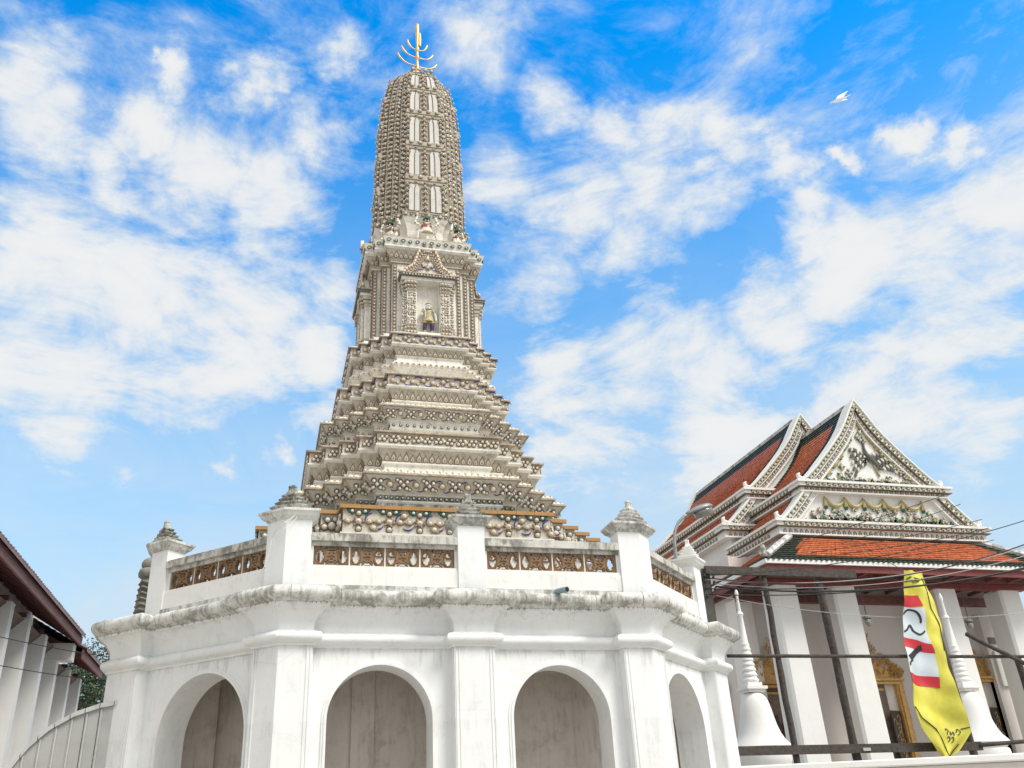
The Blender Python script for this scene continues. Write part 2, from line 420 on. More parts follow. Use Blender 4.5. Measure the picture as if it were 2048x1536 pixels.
def arc(c_o, c_z, r, a0, a1, n):
    return [(c_o + r * math.cos(R(a0 + (a1 - a0) * i / n)), c_z + r * math.sin(R(a0 + (a1 - a0) * i / n))) for i in range(n + 1)]
# ================================================================ ground
gmb = MB(); gmb.add([(-400, -200, 0), (400, -200, 0), (400, 700, 0), (-400, 700, 0)], [(0, 1, 2, 3)], 'paving')
g = gmb.build('ground'); g['kind'] = 'structure'

# ================================================================ octagonal gallery (base of the tower)
CX, CY = 3.72, 22.12
A_, H_ = 6.10, 3.50           # apothem of the long sides, half length of the long sides
gal = thing('gallery', 'white octagonal plaster gallery with arches and a mouldy balustraded terrace carrying the tiled tower', 'gallery', (CX, CY, 0))
OCT = [(-H_, -A_), (H_, -A_), (A_, -H_), (A_, H_), (H_, A_), (-H_, A_), (-A_, H_), (-A_, -H_)]
OCT = [(CX + x, CY + y) for x, y in OCT]
# the arcaded base below is longer on its slanting sides than the balustrade it carries
BX, BY_ = 6.72, 2.88
BASE = [(-H_, -A_), (H_, -A_), (BX, -BY_), (BX, BY_), (H_, A_), (-H_, A_), (-BX, BY_), (-BX, -BY_)]
BASE = [(CX + x, CY + y) for x, y in BASE]
def bfacet(i):
    a = Vector(BASE[i]); b = Vector(BASE[(i + 1) % 8]); d = (b - a).normalized()
    return a, b, d, Vector((d.y, -d.x)), (b - a).length
def widths(i):     # pier width at the start and at the end of a side
    return {1: (0.60, 0.90), 3: (0.90, 0.60), 5: (0.60, 0.90), 7: (0.90, 0.60)}.get(i, (0.60, 0.60))
REC = 0.27                    # wall face behind pier face
def facet(i):
    a = Vector(OCT[i]); b = Vector(OCT[(i + 1) % 8]); d = (b - a).normalized()
    return a, b, d, Vector((d.y, -d.x)), (b - a).length
# plan outline with piers standing proud of the wall; front and back sides have a middle pier
def plan(rec, mid=0.38):
    pts = []
    for i in range(8):
        a, b, d, n, L = bfacet(i); w0, w1 = widths(i)
        def P(s, off): return tuple(a + d * s - n * off)
        pts.append(P(0, 0)); pts += [P(w0, 0), P(w0, rec)]
        if i % 2 == 0:
            c = L / 2
            pts += [P(c - mid, rec), P(c - mid, 0), P(c + mid, 0), P(c + mid, rec)]
        pts += [P(L - w1, rec), P(L - w1, 0)]
    return pts
PL = plan(REC)
# --- wall bays with arched openings
def bay(a, d, n, s0, s1, c, hw, spring, ztop, thick=0.62, off=REC):
    """vertical wall strip from s0 to s1 with one arch centred at c"""
    mb = MB(); N = 28
    def P(s, z, o): 
        q = a + d * s - n * o
        return (q.x, q.y, z)
    outer = [(c - hw, 0)] + [(c - hw * math.cos(PI * i / N), spring + hw * math.sin(PI * i / N)) for i in range(N + 1)] + [(c + hw, 0)]
    for o, flip in ((off, False), (off + thick, True)):
        vs = []; fs = []
        vs += [P(s0, 0, o), P(c - hw, 0, o), P(c - hw, ztop, o), P(s0, ztop, o)]
        fs.append((0, 1, 2, 3))
        vs += [P(c + hw, 0, o), P(s1, 0, o), P(s1, ztop, o), P(c + hw, ztop, o)]
        fs.append((4, 5, 6, 7))
        k = 8
        for i in range(1, len(outer) - 1):
            s, z = outer[i]
            vs += [P(s, z, o), P(s, ztop, o)]
        for i in range(len(outer) - 3):
            q = k + 2 * i
            fs.append((q, q + 2, q + 3, q + 1))
        if flip: fs = [tuple(reversed(f)) for f in fs]
        mb.add(vs, fs, 'white_wall' if not flip else 'corridor')
    vs = []; fs = []
    for s, z in outer: vs += [P(s, z, off), P(s, z, off + thick)]
    for i in range(len(outer) - 1): fs.append((2 * i, 2 * i + 1, 2 * i + 3, 2 * i + 2))
    mb.add(vs, fs, 'white_wall')
    w = mb.build('wall_bay', gal)
    # raised archivolt: a narrow stepped band round the opening
    ab = MB()
    steps = [(0.0, 0.0), (0.0, 0.035), (0.045, 0.035), (0.05, 0.018), (0.085, 0.018), (0.09, 0.0)]
    rings = []
    pth = [(c - hw, 0.0, -1, 0)] + [(c - hw * math.cos(PI * i / N), spring + hw * math.sin(PI * i / N), -math.cos(PI * i / N), math.sin(PI * i / N)) for i in range(N + 1)] + [(c + hw, 0.0, 1, 0)]
    for s, z, ns, nz in pth:
        rings.append([P(s + ns * u, z + nz * u, off - h) for u, h in steps])
    ab.loft(rings, 'white_wall', closed=False, cap0=False, cap1=False)
    o2 = ab.build('archivolt', gal); smooth_by_angle(o2, 30)
    recalc(w)
ZT = 4.66
for i in range(8):
    a, b, d, n, L = bfacet(i); w0, w1 = widths(i)
    if i in (0, 4):
        bay(a, d, n, w0, L / 2 - 0.38, 1.825, 0.93, 3.34, ZT)
        bay(a, d, n, L / 2 + 0.38, L - w1, L - 1.825, 0.93, 3.34, ZT)
    elif i in (2, 6):
        bay(a, d, n, w0, L / 2 - 0.38, (w0 + L / 2 - 0.38) / 2, 0.80, 3.40, ZT)
        bay(a, d, n, L / 2 + 0.38, L - w1, (L - w1 + L / 2 + 0.38) / 2, 0.80, 3.40, ZT)
    else:
        bay(a, d, n, w0, L - w1, (w0 + L - w1) / 2 - (0.08 if w0 > w1 else -0.08) * -1, 1.13, 3.20, ZT)
# --- piers (shafts), with raised inner margins
def prism(mb, pts, z0, z1, mat):
    mb.loft([[(x, y, z0) for x, y in pts], [(x, y, z1) for x, y in pts]], mat)
for i in range(8):
    a, b, d, n, L = bfacet(i); a0, b0, d0, n0, L0 = bfacet(i - 1)
    w0 = widths(i)[0]; w1 = widths((i - 1) % 8)[1]; dp = 0.62
    inn = offset_poly(BASE, -dp)[i]
    q = [b0 - d0 * w1, b0, a + d * w0, a + d * w0 - n * dp, Vector(inn), b0 - d0 * w1 - n0 * dp]
    mb = MB(); prism(mb, [tuple(p) for p in q], 0, ZT, 'white_wall')
    for (base, dd, nn, w) in ((b0, -d0, n0, w1), (a, d, n, w0)):
        for s0, s1 in ((w - 0.11, w - 0.085), (w - 0.05, w - 0.02)):
            pr_ = [tuple(base + dd * s0 + nn * 0.012), tuple(base + dd * s1 + nn * 0.012), tuple(base + dd * s1 - nn * 0.01), tuple(base + dd * s0 - nn * 0.01)]
            prism(mb, pr_, 0.3, ZT - 0.12, 'white_wall')
    recalc(mb.build('pier', gal))
    if i % 2 == 0:
        c = a + d * (L / 2)
        p = [c - d * 0.38, c + d * 0.38, c + d * 0.38 - n * dp, c - d * 0.38 - n * dp]
        mb = MB(); prism(mb, [tuple(x) for x in p], 0, ZT, 'white_wall')
        for s0 in (-0.36, -0.30, 0.275, 0.335):
            p0 = c + d * s0 + n * 0.012; p1 = c + d * (s0 + 0.025) + n * 0.012
            prism(mb, [tuple(p0), tuple(p1), tuple(p1 - n * 0.02), tuple(p0 - n * 0.02)], 0.3, ZT - 0.12, 'white_wall')
        recalc(mb.build('pier', gal))
# --- string course (lower roll), flared frieze, crowning roll
mb = MB()
sweep_poly(mb, PL, [(-0.3, ZT - 0.02), (0.03, ZT - 0.02), (0.03, 4.60 - 0.0)] [:1] + [(0.0, 4.55), (0.035, 4.55), (0.035, 4.585), (0.055, 4.60)] + arc(0.055, 4.70, 0.095, -80, 88, 8) + [(0.03, 4.81), (0.0, 4.83), (-0.3, 4.83)], 'white_wall', False, False)
o = mb.build('string_course', gal); smooth_by_angle(o, 40)
mb = MB()
fl = [(-0.02, 4.80), (0.0, 4.86), (0.005, 4.93), (0.02, 5.0), (0.06, 5.07), (0.115, 5.14), (0.165, 5.19), (0.225, 5.225), (0.25, 5.23), (0.25, 5.27), (-0.2, 5.27)]
sweep_poly(mb, PL, fl, 'white_wall', False, False)
o = mb.build('flared_frieze', gal); smooth_by_angle(o, 30)
mb = MB()
sweep_poly(mb, PL, [(-0.25, 5.255), (0.22, 5.268), (0.28, 5.275)] + arc(0.28, 5.42, 0.13, -75, 90, 9) + [(0.2, 5.56), (0.16, 5.555), (-1.6, 5.555)], 'moldy', False, False)
o = mb.build('crowning_roll', gal); smooth_by_angle(o, 40)
# drip stains: short black runs of dirt as thin relief under the roll (baked into material) ; joints where roll segments meet
for i in (7, 0, 1):
    a, b, d, n, L = bfacet(i)
    for s in ((0.12, L * 0.33, L * 0.71) if i else (0.15, 1.05, 2.2, 4.5, 5.9, 6.75)):
        c = a + d * s + n * (0.28 - (REC if 0.6 < s < L - 0.6 and abs(s - L / 2) > 0.4 else 0))
        pts = [c + n * (0.134 * math.cos(R(t))) + Vector((0, 0)) for t in range(-70, 91, 20)]
        zz = [5.42 + 0.134 * math.sin(R(t)) for t in range(-70, 91, 20)]
        mb = MB(); mb.tube([(p.x, p.y, z) for p, z in zip(pts, zz)], 0.006, 'very_moldy', 4)
        mb.build('roll_joint', gal)
# --- terrace slab and corridor ceiling, core wall
mb = MB()
sl = offset_poly(BASE, -0.5)
prism(mb, sl, 4.95, 5.50, 'corridor')
recalc(mb.build('terrace_slab', gal))
mb = MB()
core = offset_poly(BASE, -2.1)
prism(mb, core, 0, 4.95, 'corridor')
for i in range(8):
    a = Vector(core[i]); b = Vector(core[(i + 1) % 8]); d = (b - a).normalized(); n = Vector((d.y, -d.x)); L = (b - a).length
    for s in ((0.16, 0.62) if i % 2 == 0 else (0.5,)):
        c = a + d * (s * L)
        prism(mb, [tuple(c - d * 0.22 + n * 0.09), tuple(c + d * 0.22 + n * 0.09), tuple(c + d * 0.22 - n * 0.05), tuple(c - d * 0.22 - n * 0.05)], 0, 4.5, 'corridor')
    c = a + d * (L * 0.5)
    prism(mb, [tuple(a + n * 0.06), tuple(b + n * 0.06), tuple(b - n * 0.02), tuple(a - n * 0.02)], 4.42, 4.6, 'corridor')
recalc(mb.build('inner_wall', gal))
for i in (7, 2):       # cross walls closing the corridor towards the back
    p, q = Vector(offset_poly(BASE, -0.55)[i]), Vector(core[i]); d = (q - p).normalized(); n = Vector((d.y, -d.x)) * 0.12
    mb = MB(); prism(mb, [tuple(p - n), tuple(q - n), tuple(q + n), tuple(p + n)], 0, 4.95, 'corridor')
    recalc(mb.build('cross_wall', gal))

# --- balustrade
TILE = ["########################",
        "##..######....##..######",]
def grille_mesh():
    # drawn as a half pattern (12 columns x 13 rows) and mirrored: long stepped eyelets and a crowned figure between
    half = ["####.###.#..",
            "#######..###",
            "###..####...",
            "##....###.##",
            "##....####.#",
            "#......####.",
            "#......#####",
            "#......#####",
            "##....#####.",
            "##....###.##",
            "###..##..#..",
            "######..#...",
            ".####.#.#.##"]
    mb = MB()
    W2, H = 0.59, 0.36
    cw = W2 / 24; ch = H / 13
    for r, row in enumerate(half):
        full = row + row[::-1]
        j = 0
        while j < 24:
            if full[j] == '#':
                k = j
                while k < 24 and full[k] == '#': k += 1
                mb.box(-W2 / 2 + j * cw, -W2 / 2 + k * cw, -0.045, 0.045, H - (r + 1) * ch, H - r * ch, 'grille')
                j = k
            else: j += 1
    # raised rims round the eyelets
    for sx in (-1, 1):
        cx = sx * 0.197
        pts = [(cx + 0.085 * math.cos(t) , -0.048, H * 0.5 + 0.145 * math.sin(t)) for t in [2 * PI * i / 8 + PI / 8 for i in range(9)]]
        mb.tube(pts, 0.013, 'grille', 4)
    mb.tube([(-0.06, -0.05, 0.18), (0, -0.055, 0.2), (0.06, -0.05, 0.18)], 0.02, 'grille', 5)
    return mb.mesh('grille_tile')
GRILLE = grille_mesh()
ZB = 5.53
BOFF = 0.02
def rail_run(a, d, n, s0, s1, ntile, first=False):
    ang = math.atan2(d.y, d.x)
    bal = link('balustrade', None, gal) if False else None
    Lr = s1 - s0
    def bx(mb, t0, t1, o0, o1, z0, z1, mat):
        p = [a + d * t0 - n * o0, a + d * t1 - n * o0, a + d * t1 - n * o1, a + d * t0 - n * o1]
        prism(mb, [tuple(q) for q in p], z0, z1, mat)
    base = MB()
    bx(base, s0, s1, 0.03, 0.36, ZB, ZB + 0.42, 'hall_trim')
    bx(base, s0, s1, -0.02, 0.39, ZB - 0.01, ZB + 0.10, 'moldy')
    bx(base, s0, s1, 0.045, 0.34, ZB + 0.422, ZB + 0.48, 'hall_trim')
    o = base.build('balustrade', gal, label='pierced balustrade bay with brown glazed grille tiles'); recalc(o)
    top = MB()
    bx(top, s0, s1, 0.07, 0.32, ZB + 0.85, ZB + 0.925, 'rail_moldy')
    bx(top, s0, s1, -0.01, 0.40, ZB + 0.928, ZB + 1.055, 'rail_moldy')
    bx(top, s0, s1, 0.02, 0.37, ZB + 1.058, ZB + 1.085, 'rail_moldy')
    t = top.build('top_rail', None); recalc(t); t.parent = o
    st = 0.055
    span = Lr - 2 * st; pitch = span / ntile
    for e0, e1 in ((s0, s0 + st), (s1 - st, s1)):
        sb = MB(); bx(sb, e0, e1, 0.09, 0.30, ZB + 0.48, ZB + 0.85, 'hall_trim')
        q = sb.build('end_stile', None); recalc(q); q.parent = o
    for k in range(ntile):
        c = a + d * (s0 + st + pitch * (k + 0.5)) - n * 0.16
        mw = Matrix.Translation((c.x, c.y, ZB + 0.485)) @ Matrix.Rotation(ang, 4, 'Z') @ Matrix.Diagonal((pitch / 0.615, 1, 1, 1))
        q = link('grille_tile', GRILLE, None, mw); q.parent = o
        if k:
            c = a + d * (s0 + st + pitch * k)
            db = MB(); db.add(*[[ (x, y, z) for z in (ZB + 0.48, ZB + 0.85) for x, y in [tuple(c + d * u - n * v) for u, v in ((-0.016, 0.12), (0.016, 0.12), (0.016, 0.2), (-0.016, 0.2))]], [(0, 1, 5, 4), (1, 2, 6, 5), (2, 3, 7, 6), (3, 0, 4, 7)], 'hall_trim'][0:3])
            q = db.build('divider', None); recalc(q); q.parent = o
def scaled(poly, s, z):
    cx = sum(p[0] for p in poly) / len(poly); cy = sum(p[1] for p in poly) / len(poly)
    return [(cx + (x - cx) * s, cy + (y - cy) * s, z) for x, y in poly]
def post(poly, sq, mould, lab=None):
    """poly: plan of the post; sq: smaller regular plan for its stepped finial"""
    z = ZB
    mb = MB()
    sweep_poly(mb, poly, [(0, z), (0, z + 1.33)], 'white_wall')
    p = mb.build('post', gal); recalc(p)
    if lab: p['label'] = lab
    mb = MB()
    sweep_poly(mb, poly, [(-0.02, z + 1.29), (0.0, z + 1.315), (0.014, z + 1.315), (0.03, z + 1.34), (0.085, z + 1.38), (0.125, z + 1.45), (0.14, z + 1.455), (0.14, z + 1.50), (-0.08, z + 1.53)], 'hall_trim' if mould == 'hall_trim' else 'moldy')
    c = mb.build('post_cap', None); recalc(c); c.parent = p
    mb = MB(); zz = z + 1.51; s = 1.0; rings = []
    for k in range(4):
        h = 0.092 - 0.006 * k
        rings += [scaled(sq, s * 0.93, zz), scaled(sq, s * 0.95, zz + h * 0.35), scaled(sq, s * 1.10, zz + h * 0.72), scaled(sq, s * 1.13, zz + h * 0.98)]
        zz += h; s *= 0.79
    rings += [scaled(sq, s * 0.95, zz), scaled(sq, s * 0.72, zz + 0.05), scaled(sq, s * 0.58, zz + 0.085), scaled(sq, s * 0.52, zz + 0.15), scaled(sq, s * 0.60, zz + 0.155), scaled(sq, s * 0.56, zz + 0.185), scaled(sq, s * 0.2, zz + 0.205)]
    mb.loft(rings, mould)
    f = mb.build('post_finial', None); recalc(f); f.parent = p
PW = 0.47; PD = 0.42
for i in range(8):
    a, b, d, n, L = facet(i)
    a0, b0, d0, n0, L0 = facet(i - 1)
    if i in (3, 4, 5): continue
    inn = Vector(offset_poly(OCT, -PD)[i])
    poly = [b0 - d0 * PW, b0, a + d * PW, a + d * PW - n * PD, inn, b0 - d0 * PW - n0 * PD]
    nb = (n + n0).normalized(); tb = Vector((-nb.y, nb.x))
    cc = a - nb * 0.22
    sq = [cc + tb * -0.36 + nb * 0.10, cc + tb * -0.2 + nb * 0.2, cc + tb * 0.2 + nb * 0.2, cc + tb * 0.36 + nb * 0.10, cc + tb * 0.26 - nb * 0.24, cc - tb * 0.26 - nb * 0.24]
    sq = [(x[0], x[1]) for x in sq]
    area = sum(sq[k][0] * sq[(k + 1) % 6][1] - sq[(k + 1) % 6][0] * sq[k][1] for k in range(6))
    if area < 0: sq = sq[::-1]
    post([tuple(p) for p in poly], sq, 'very_moldy' if i in (7, 0) else ('moldy' if i == 1 else 'hall_trim'), 'bent corner post with stepped finial')
    if i % 2 == 0:
        c = a + d * (L / 2)
        w = 0.265
        poly = [c - d * w, c + d * w, c + d * w - n * PD, c - d * w - n * PD]
        w2 = 0.25
        q = [c - d * w2 - n * 0.0, c + d * w2 - n * 0.0, c + d * w2 - n * PD, c - d * w2 - n * PD]
        post([tuple(p) for p in poly], [tuple(p) for p in q], 'very_moldy', 'square middle post with blackened stepped finial')
        rail_run(a, d, n, PW, L / 2 - w, 4)
        rail_run(a, d, n, L / 2 + w, L - PW, 4)
    else:
        rail_run(a, d, n, PW, L - PW, 4)
# drain pipe stub
mb = MB()
pr = [(0.0, 0), (0.055, 0), (0.055, 0.5), (0.043, 0.5), (0.043, 0.1), (0.0, 0.1)]
px, py, pz = 5.42, 15.98, 5.56
mb.tube([(px - 0.06, py, pz + 0.03), (px + 0.03, py - 0.34, pz - 0.01)], 0.055, 'pvc', 14)
mb.tube([(px + 0.03, py - 0.338, pz - 0.01), (px + 0.031, py - 0.345, pz - 0.011)], 0.043, 'hole', 14)
mb.build('drain_pipe', gal, smooth=False)
# ================================================================ tower (prang)
tw = thing('prang_tower', 'tall tapering temple tower covered in ceramic flowers, rising from the white octagonal gallery', 'tower', (CX, CY, 5.53))
def stair(Wd, a, steps=4):
    """half of one quadrant list, full CCW plan of a redented square"""
    v = [a + (Wd - a) * i / steps for i in range(steps + 1)]
    q = []                                   # quadrant from front face right end to right face front end
    for i in range(steps + 1):
        q.append((v[i], -v[steps - i]))
        if i < steps: q.append((v[i], -v[steps - i - 1]))
    full = []
    for k in range(4):
        c, s = [(1, 0), (0, 1), (-1, 0), (0, -1)][k]
        full += [(x * c - y * s, x * s + y * c) for x, y in q]
    return full                              # CCW
def stair_off(Wd, a, o, steps=4):
    v = [a + (Wd - a) * i / steps for i in range(steps + 1)]
    v = [x + o for x in v]
    q = []
    for i in range(steps + 1):
        q.append((v[i], -v[steps - i]))
        if i < steps: q.append((v[i], -v[steps - i - 1]))
    full = []
    for k in range(4):
        c, s = [(1, 0), (0, 1), (-1, 0), (0, -1)][k]
        full += [(x * c - y * s, x * s + y * c) for x, y in q]
    return full
STEPS = {}
def ring(Wd, a, o, z): return [(CX + x, CY + y, z) for x, y in stair_off(Wd, a, o, STEPS.get(Wd, 4))]
def faces_at(Wd, a, o=0.0):
    """wall segments of the plan that can be seen from the yard: (p, dir, normal, length, kind)"""
    P = stair_off(Wd, a, o, STEPS.get(Wd, 4)); n = len(P); out = []
    for i in range(n):
        p = Vector(P[i - 1]); q = Vector(P[i]); d = q - p; L = d.length; d.normalize()
        nn = Vector((d.y, -d.x)); mid = (p + q) / 2
        if nn.y > 0.5: continue
        if abs(nn.x) > 0.5 and mid.y > 0.3 * Wd: continue
        out.append((p + Vector((CX, CY)), d, nn, L))
    return out

# ---- ornament library: local x along wall, -y outward, z up; about one unit across
def dome(mb, cx, cz, r, h, mat, seg=6, y0=0.0, sz=1.0, up=0.0):
    prof = [(1.0, 0.0), (0.8, 0.6), (0.35, 0.95)]
    rings = [[(cx + r * k * math.cos(2 * PI * j / seg), y0 - h * t, cz + r * sz * k * math.sin(2 * PI * j / seg)) for j in range(seg)] for k, t in prof]
    mb.loft(rings, mat, cap0=False)
def blade(mb, cx, cz, ang, L, wd, h, mat, y0=0.0, base=0.0):
    """pointed leaf lying on the wall, starting at distance base from (cx,cz)"""
    ca, sa = math.cos(ang), math.sin(ang)
    def P(u, v, y): return (cx + ca * (base + u) - sa * v, y0 - y, cz + sa * (base + u) + ca * v)
    out = [(0, 0), (0.3 * L, -wd), (0.65 * L, -wd * 0.75), (L, 0), (0.65 * L, wd * 0.75), (0.3 * L, wd)]
    vs = [P(u, v, 0) for u, v in out] + [P(u * 0.9 + 0.04 * L, v * 0.75, h) for u, v in out]
    fs = [(i, (i + 1) % 6, 6 + (i + 1) % 6, 6 + i) for i in range(6)] + [(6, 7, 8, 9, 10, 11)]
    mb.add(vs, fs, mat)
def o_rosette():
    m = MB()
    for k in range(8): blade(m, 0, 0, PI / 4 * k, 0.42, 0.13, 0.10, 'glaze_tan' if k % 2 else 'glaze_brown', base=0.10)
    dome(m, 0, 0, 0.26, 0.22, 'glaze_cream', 8, -0.06)
    dome(m, 0, 0, 0.12, 0.12, 'glaze_white', 6, -0.25)
    return m
def o_eye(rim='glaze_tan'):
    m = MB()
    blade(m, -0.5, 0, 0, 1.0, 0.34, 0.14, rim)
    dome(m, -0.05, 0, 0.24, 0.20, 'glaze_cream', 8, -0.12)
    return m
def o_leaf(mat='glaze_green'):
    m = MB(); blade(m, -0.5, 0, 0, 1.0, 0.3, 0.16, mat); dome(m, -0.1, 0, 0.17, 0.12, 'glaze_white', 6, -0.14); return m
def o_boss(rim='glaze_brown', top='glaze_cream'):
    m = MB(); dome(m, 0, 0, 0.5, 0.16, rim, 8); dome(m, 0, 0, 0.33, 0.30, top, 8, -0.12); return m
def o_cluster():
    m = MB()
    for k in range(4):
        t = PI / 4 + PI / 2 * k
        dome(m, 0.34 * math.cos(t), 0.34 * math.sin(t), 0.21, 0.13, 'glaze_teal' if k % 2 else 'glaze_brown', 8)
        dome(m, 0.34 * math.cos(t), 0.34 * math.sin(t), 0.13, 0.2, 'glaze_cream', 6, -0.09)
    dome(m, 0, 0, 0.15, 0.2, 'glaze_white', 6, -0.04)
    return m
def o_tendril():
    m = MB(); pts = []
    for k in range(7):
        t = PI * (0.05 + 0.9 * k / 6)
        pts.append((0.5 * math.cos(t), -0.03, 0.34 * math.sin(t)))
    m.tube(pts, [0.02, 0.05, 0.075, 0.085, 0.075, 0.05, 0.02], 'glaze_blue', 5); return m
def o_petal():
    # ogee lotus petal: dark outline with a cream inner field
    def og(s):
        return [(-0.30 * s, 0), (-0.46 * s, 0.24 * s), (-0.40 * s, 0.5 * s), (-0.15 * s, 0.74 * s), (0, 1.0 * s), (0.15 * s, 0.74 * s), (0.40 * s, 0.5 * s), (0.46 * s, 0.24 * s), (0.30 * s, 0)]
    m = MB(); a = og(1.0); b = [(x, z + 0.06) for x, z in og(0.80)]
    vs = [(x, 0, z) for x, z in a] + [(x, -0.13, z) for x, z in a] + [(x, -0.13, z) for x, z in b] + [(x, -0.03, z) for x, z in b]
    n = 9; fs = []
    for i in range(n):
        j = (i + 1) % n
        fs += [(i, j, n + j, n + i), (n + i, n + j, 2 * n + j, 2 * n + i), (2 * n + i, 2 * n + j, 3 * n + j, 3 * n + i)]
    m.add(vs, fs, 'petal_line')
    m.add([(x, -0.035, z) for x, z in b], [tuple(range(n))], 'glaze_cream')
    dome(m, 0, 0.28, 0.15, 0.12, 'glaze_tan', 6, -0.03)
    return m
def o_bead():
    m = MB(); dome(m, 0, 0, 0.5, 0.35, 'glaze_teal', 7); dome(m, 0, 0, 0.25, 0.2, 'glaze_white', 6, -0.28); return m
def o_bulb():
    m = MB(); dome(m, 0, 0, 0.5, 0.3, 'glaze_cream', 8, 0, 0.8); dome(m, 0, 0, 0.22, 0.15, 'glaze_tan', 6, -0.27); return m
def o_stud():
    # knob flower of the shaft: cupped leaf, ring and small dome
    m = MB()
    blade(m, 0, 0.12, -PI / 2, 0.62, 0.26, 0.16, 'glaze_brown')
    dome(m, 0, 0.12, 0.38, 0.2, 'petal_line', 6)
    dome(m, 0.0, 0.16, 0.25, 0.42, 'glaze_cream', 6, -0.08)
    blade(m, -0.18, 0.0, R(200), 0.3, 0.1, 0.2, 'glaze_cream'); blade(m, 0.18, 0.0, R(-20), 0.3, 0.1, 0.2, 'glaze_cream')
    return m
def o_ridge():
    # little fan of pale glaze lying on the ledges
    m = MB()
    for k, t in enumerate((35, 90, 145)): blade(m, 0, 0, R(t), 0.6, 0.2, 0.14, ('glaze_cream', 'glaze_yellow', 'glaze_white')[k])
    blade(m, -0.3, 0.05, R(100), 0.35, 0.12, 0.1, 'glaze_brown'); blade(m, 0.3, 0.05, R(80), 0.35, 0.12, 0.1, 'glaze_blue')
    return m
def o_scroll():
    m = MB(); pts = []
    for k in range(12):
        t = 2 * PI * k / 9; r = 0.42 - 0.026 * k
        pts.append((r * math.cos(t), -0.05, r * math.sin(t)))
    m.tube(pts, 0.07, 'glaze_green', 5); dome(m, 0, 0, 0.2, 0.2, 'glaze_cream', 6); return m
def o_flame():
    m = MB(); blade(m, 0, 0, PI / 2, 1.0, 0.25, 0.22, 'glaze_cream'); blade(m, -0.1, 0, R(125), 0.5, 0.16, 0.16, 'glaze_tan'); blade(m, 0.1, 0, R(55), 0.5, 0.16, 0.16, 'glaze_tan'); dome(m, 0, 0.2, 0.16, 0.3, 'glaze_brown', 6); return m
ORN = {'rosette': o_rosette(), 'eye_leaf': o_eye(), 'dark_eye_leaf': o_eye('glaze_teal'), 'green_leaf': o_leaf(), 'boss': o_boss(), 'dark_boss': o_boss('glaze_teal'),
       'flower_cluster': o_cluster(), 'tendril': o_tendril(), 'lotus_petal': o_petal(), 'bead': o_bead(), 'bulb': o_bulb(), 'stud': o_stud(), 'ledge_fan': o_ridge(), 'scroll': o_scroll(), 'flame_leaf': o_flame()}
ORN_ME = {k: v.mesh(k) for k, v in ORN.items()}
PLACED = []      # (kind, tier object, matrix)
def put(kind, tier, p, nrm, size, ang=0.0, tilt=0.0, sz=None):
    """p: world point on wall, nrm: 2D outward normal, ang: spin in the wall plane, tilt: lean outward"""
    th = math.atan2(nrm.x, -nrm.y)          # turns -y onto nrm
    mw = Matrix.Translation(p) @ Matrix.Rotation(th, 4, 'Z') @ Matrix.Rotation(tilt, 4, 'X') @ Matrix.Rotation(-ang, 4, 'Y') @ Matrix.Diagonal((size, size, sz or size, 1))
    PLACED.append((kind, tier, mw, Vector((nrm.x, nrm.y, 0)), Vector(p), size))
def along(p, d, L, pitch, margin=0.0):
    n = max(1, int(round((L - 2 * margin) / pitch)))
    for k in range(n):
        yield margin + (L - 2 * margin) * (k + 0.5) / n, k, n
def jit(s): return random.uniform(-s, s)

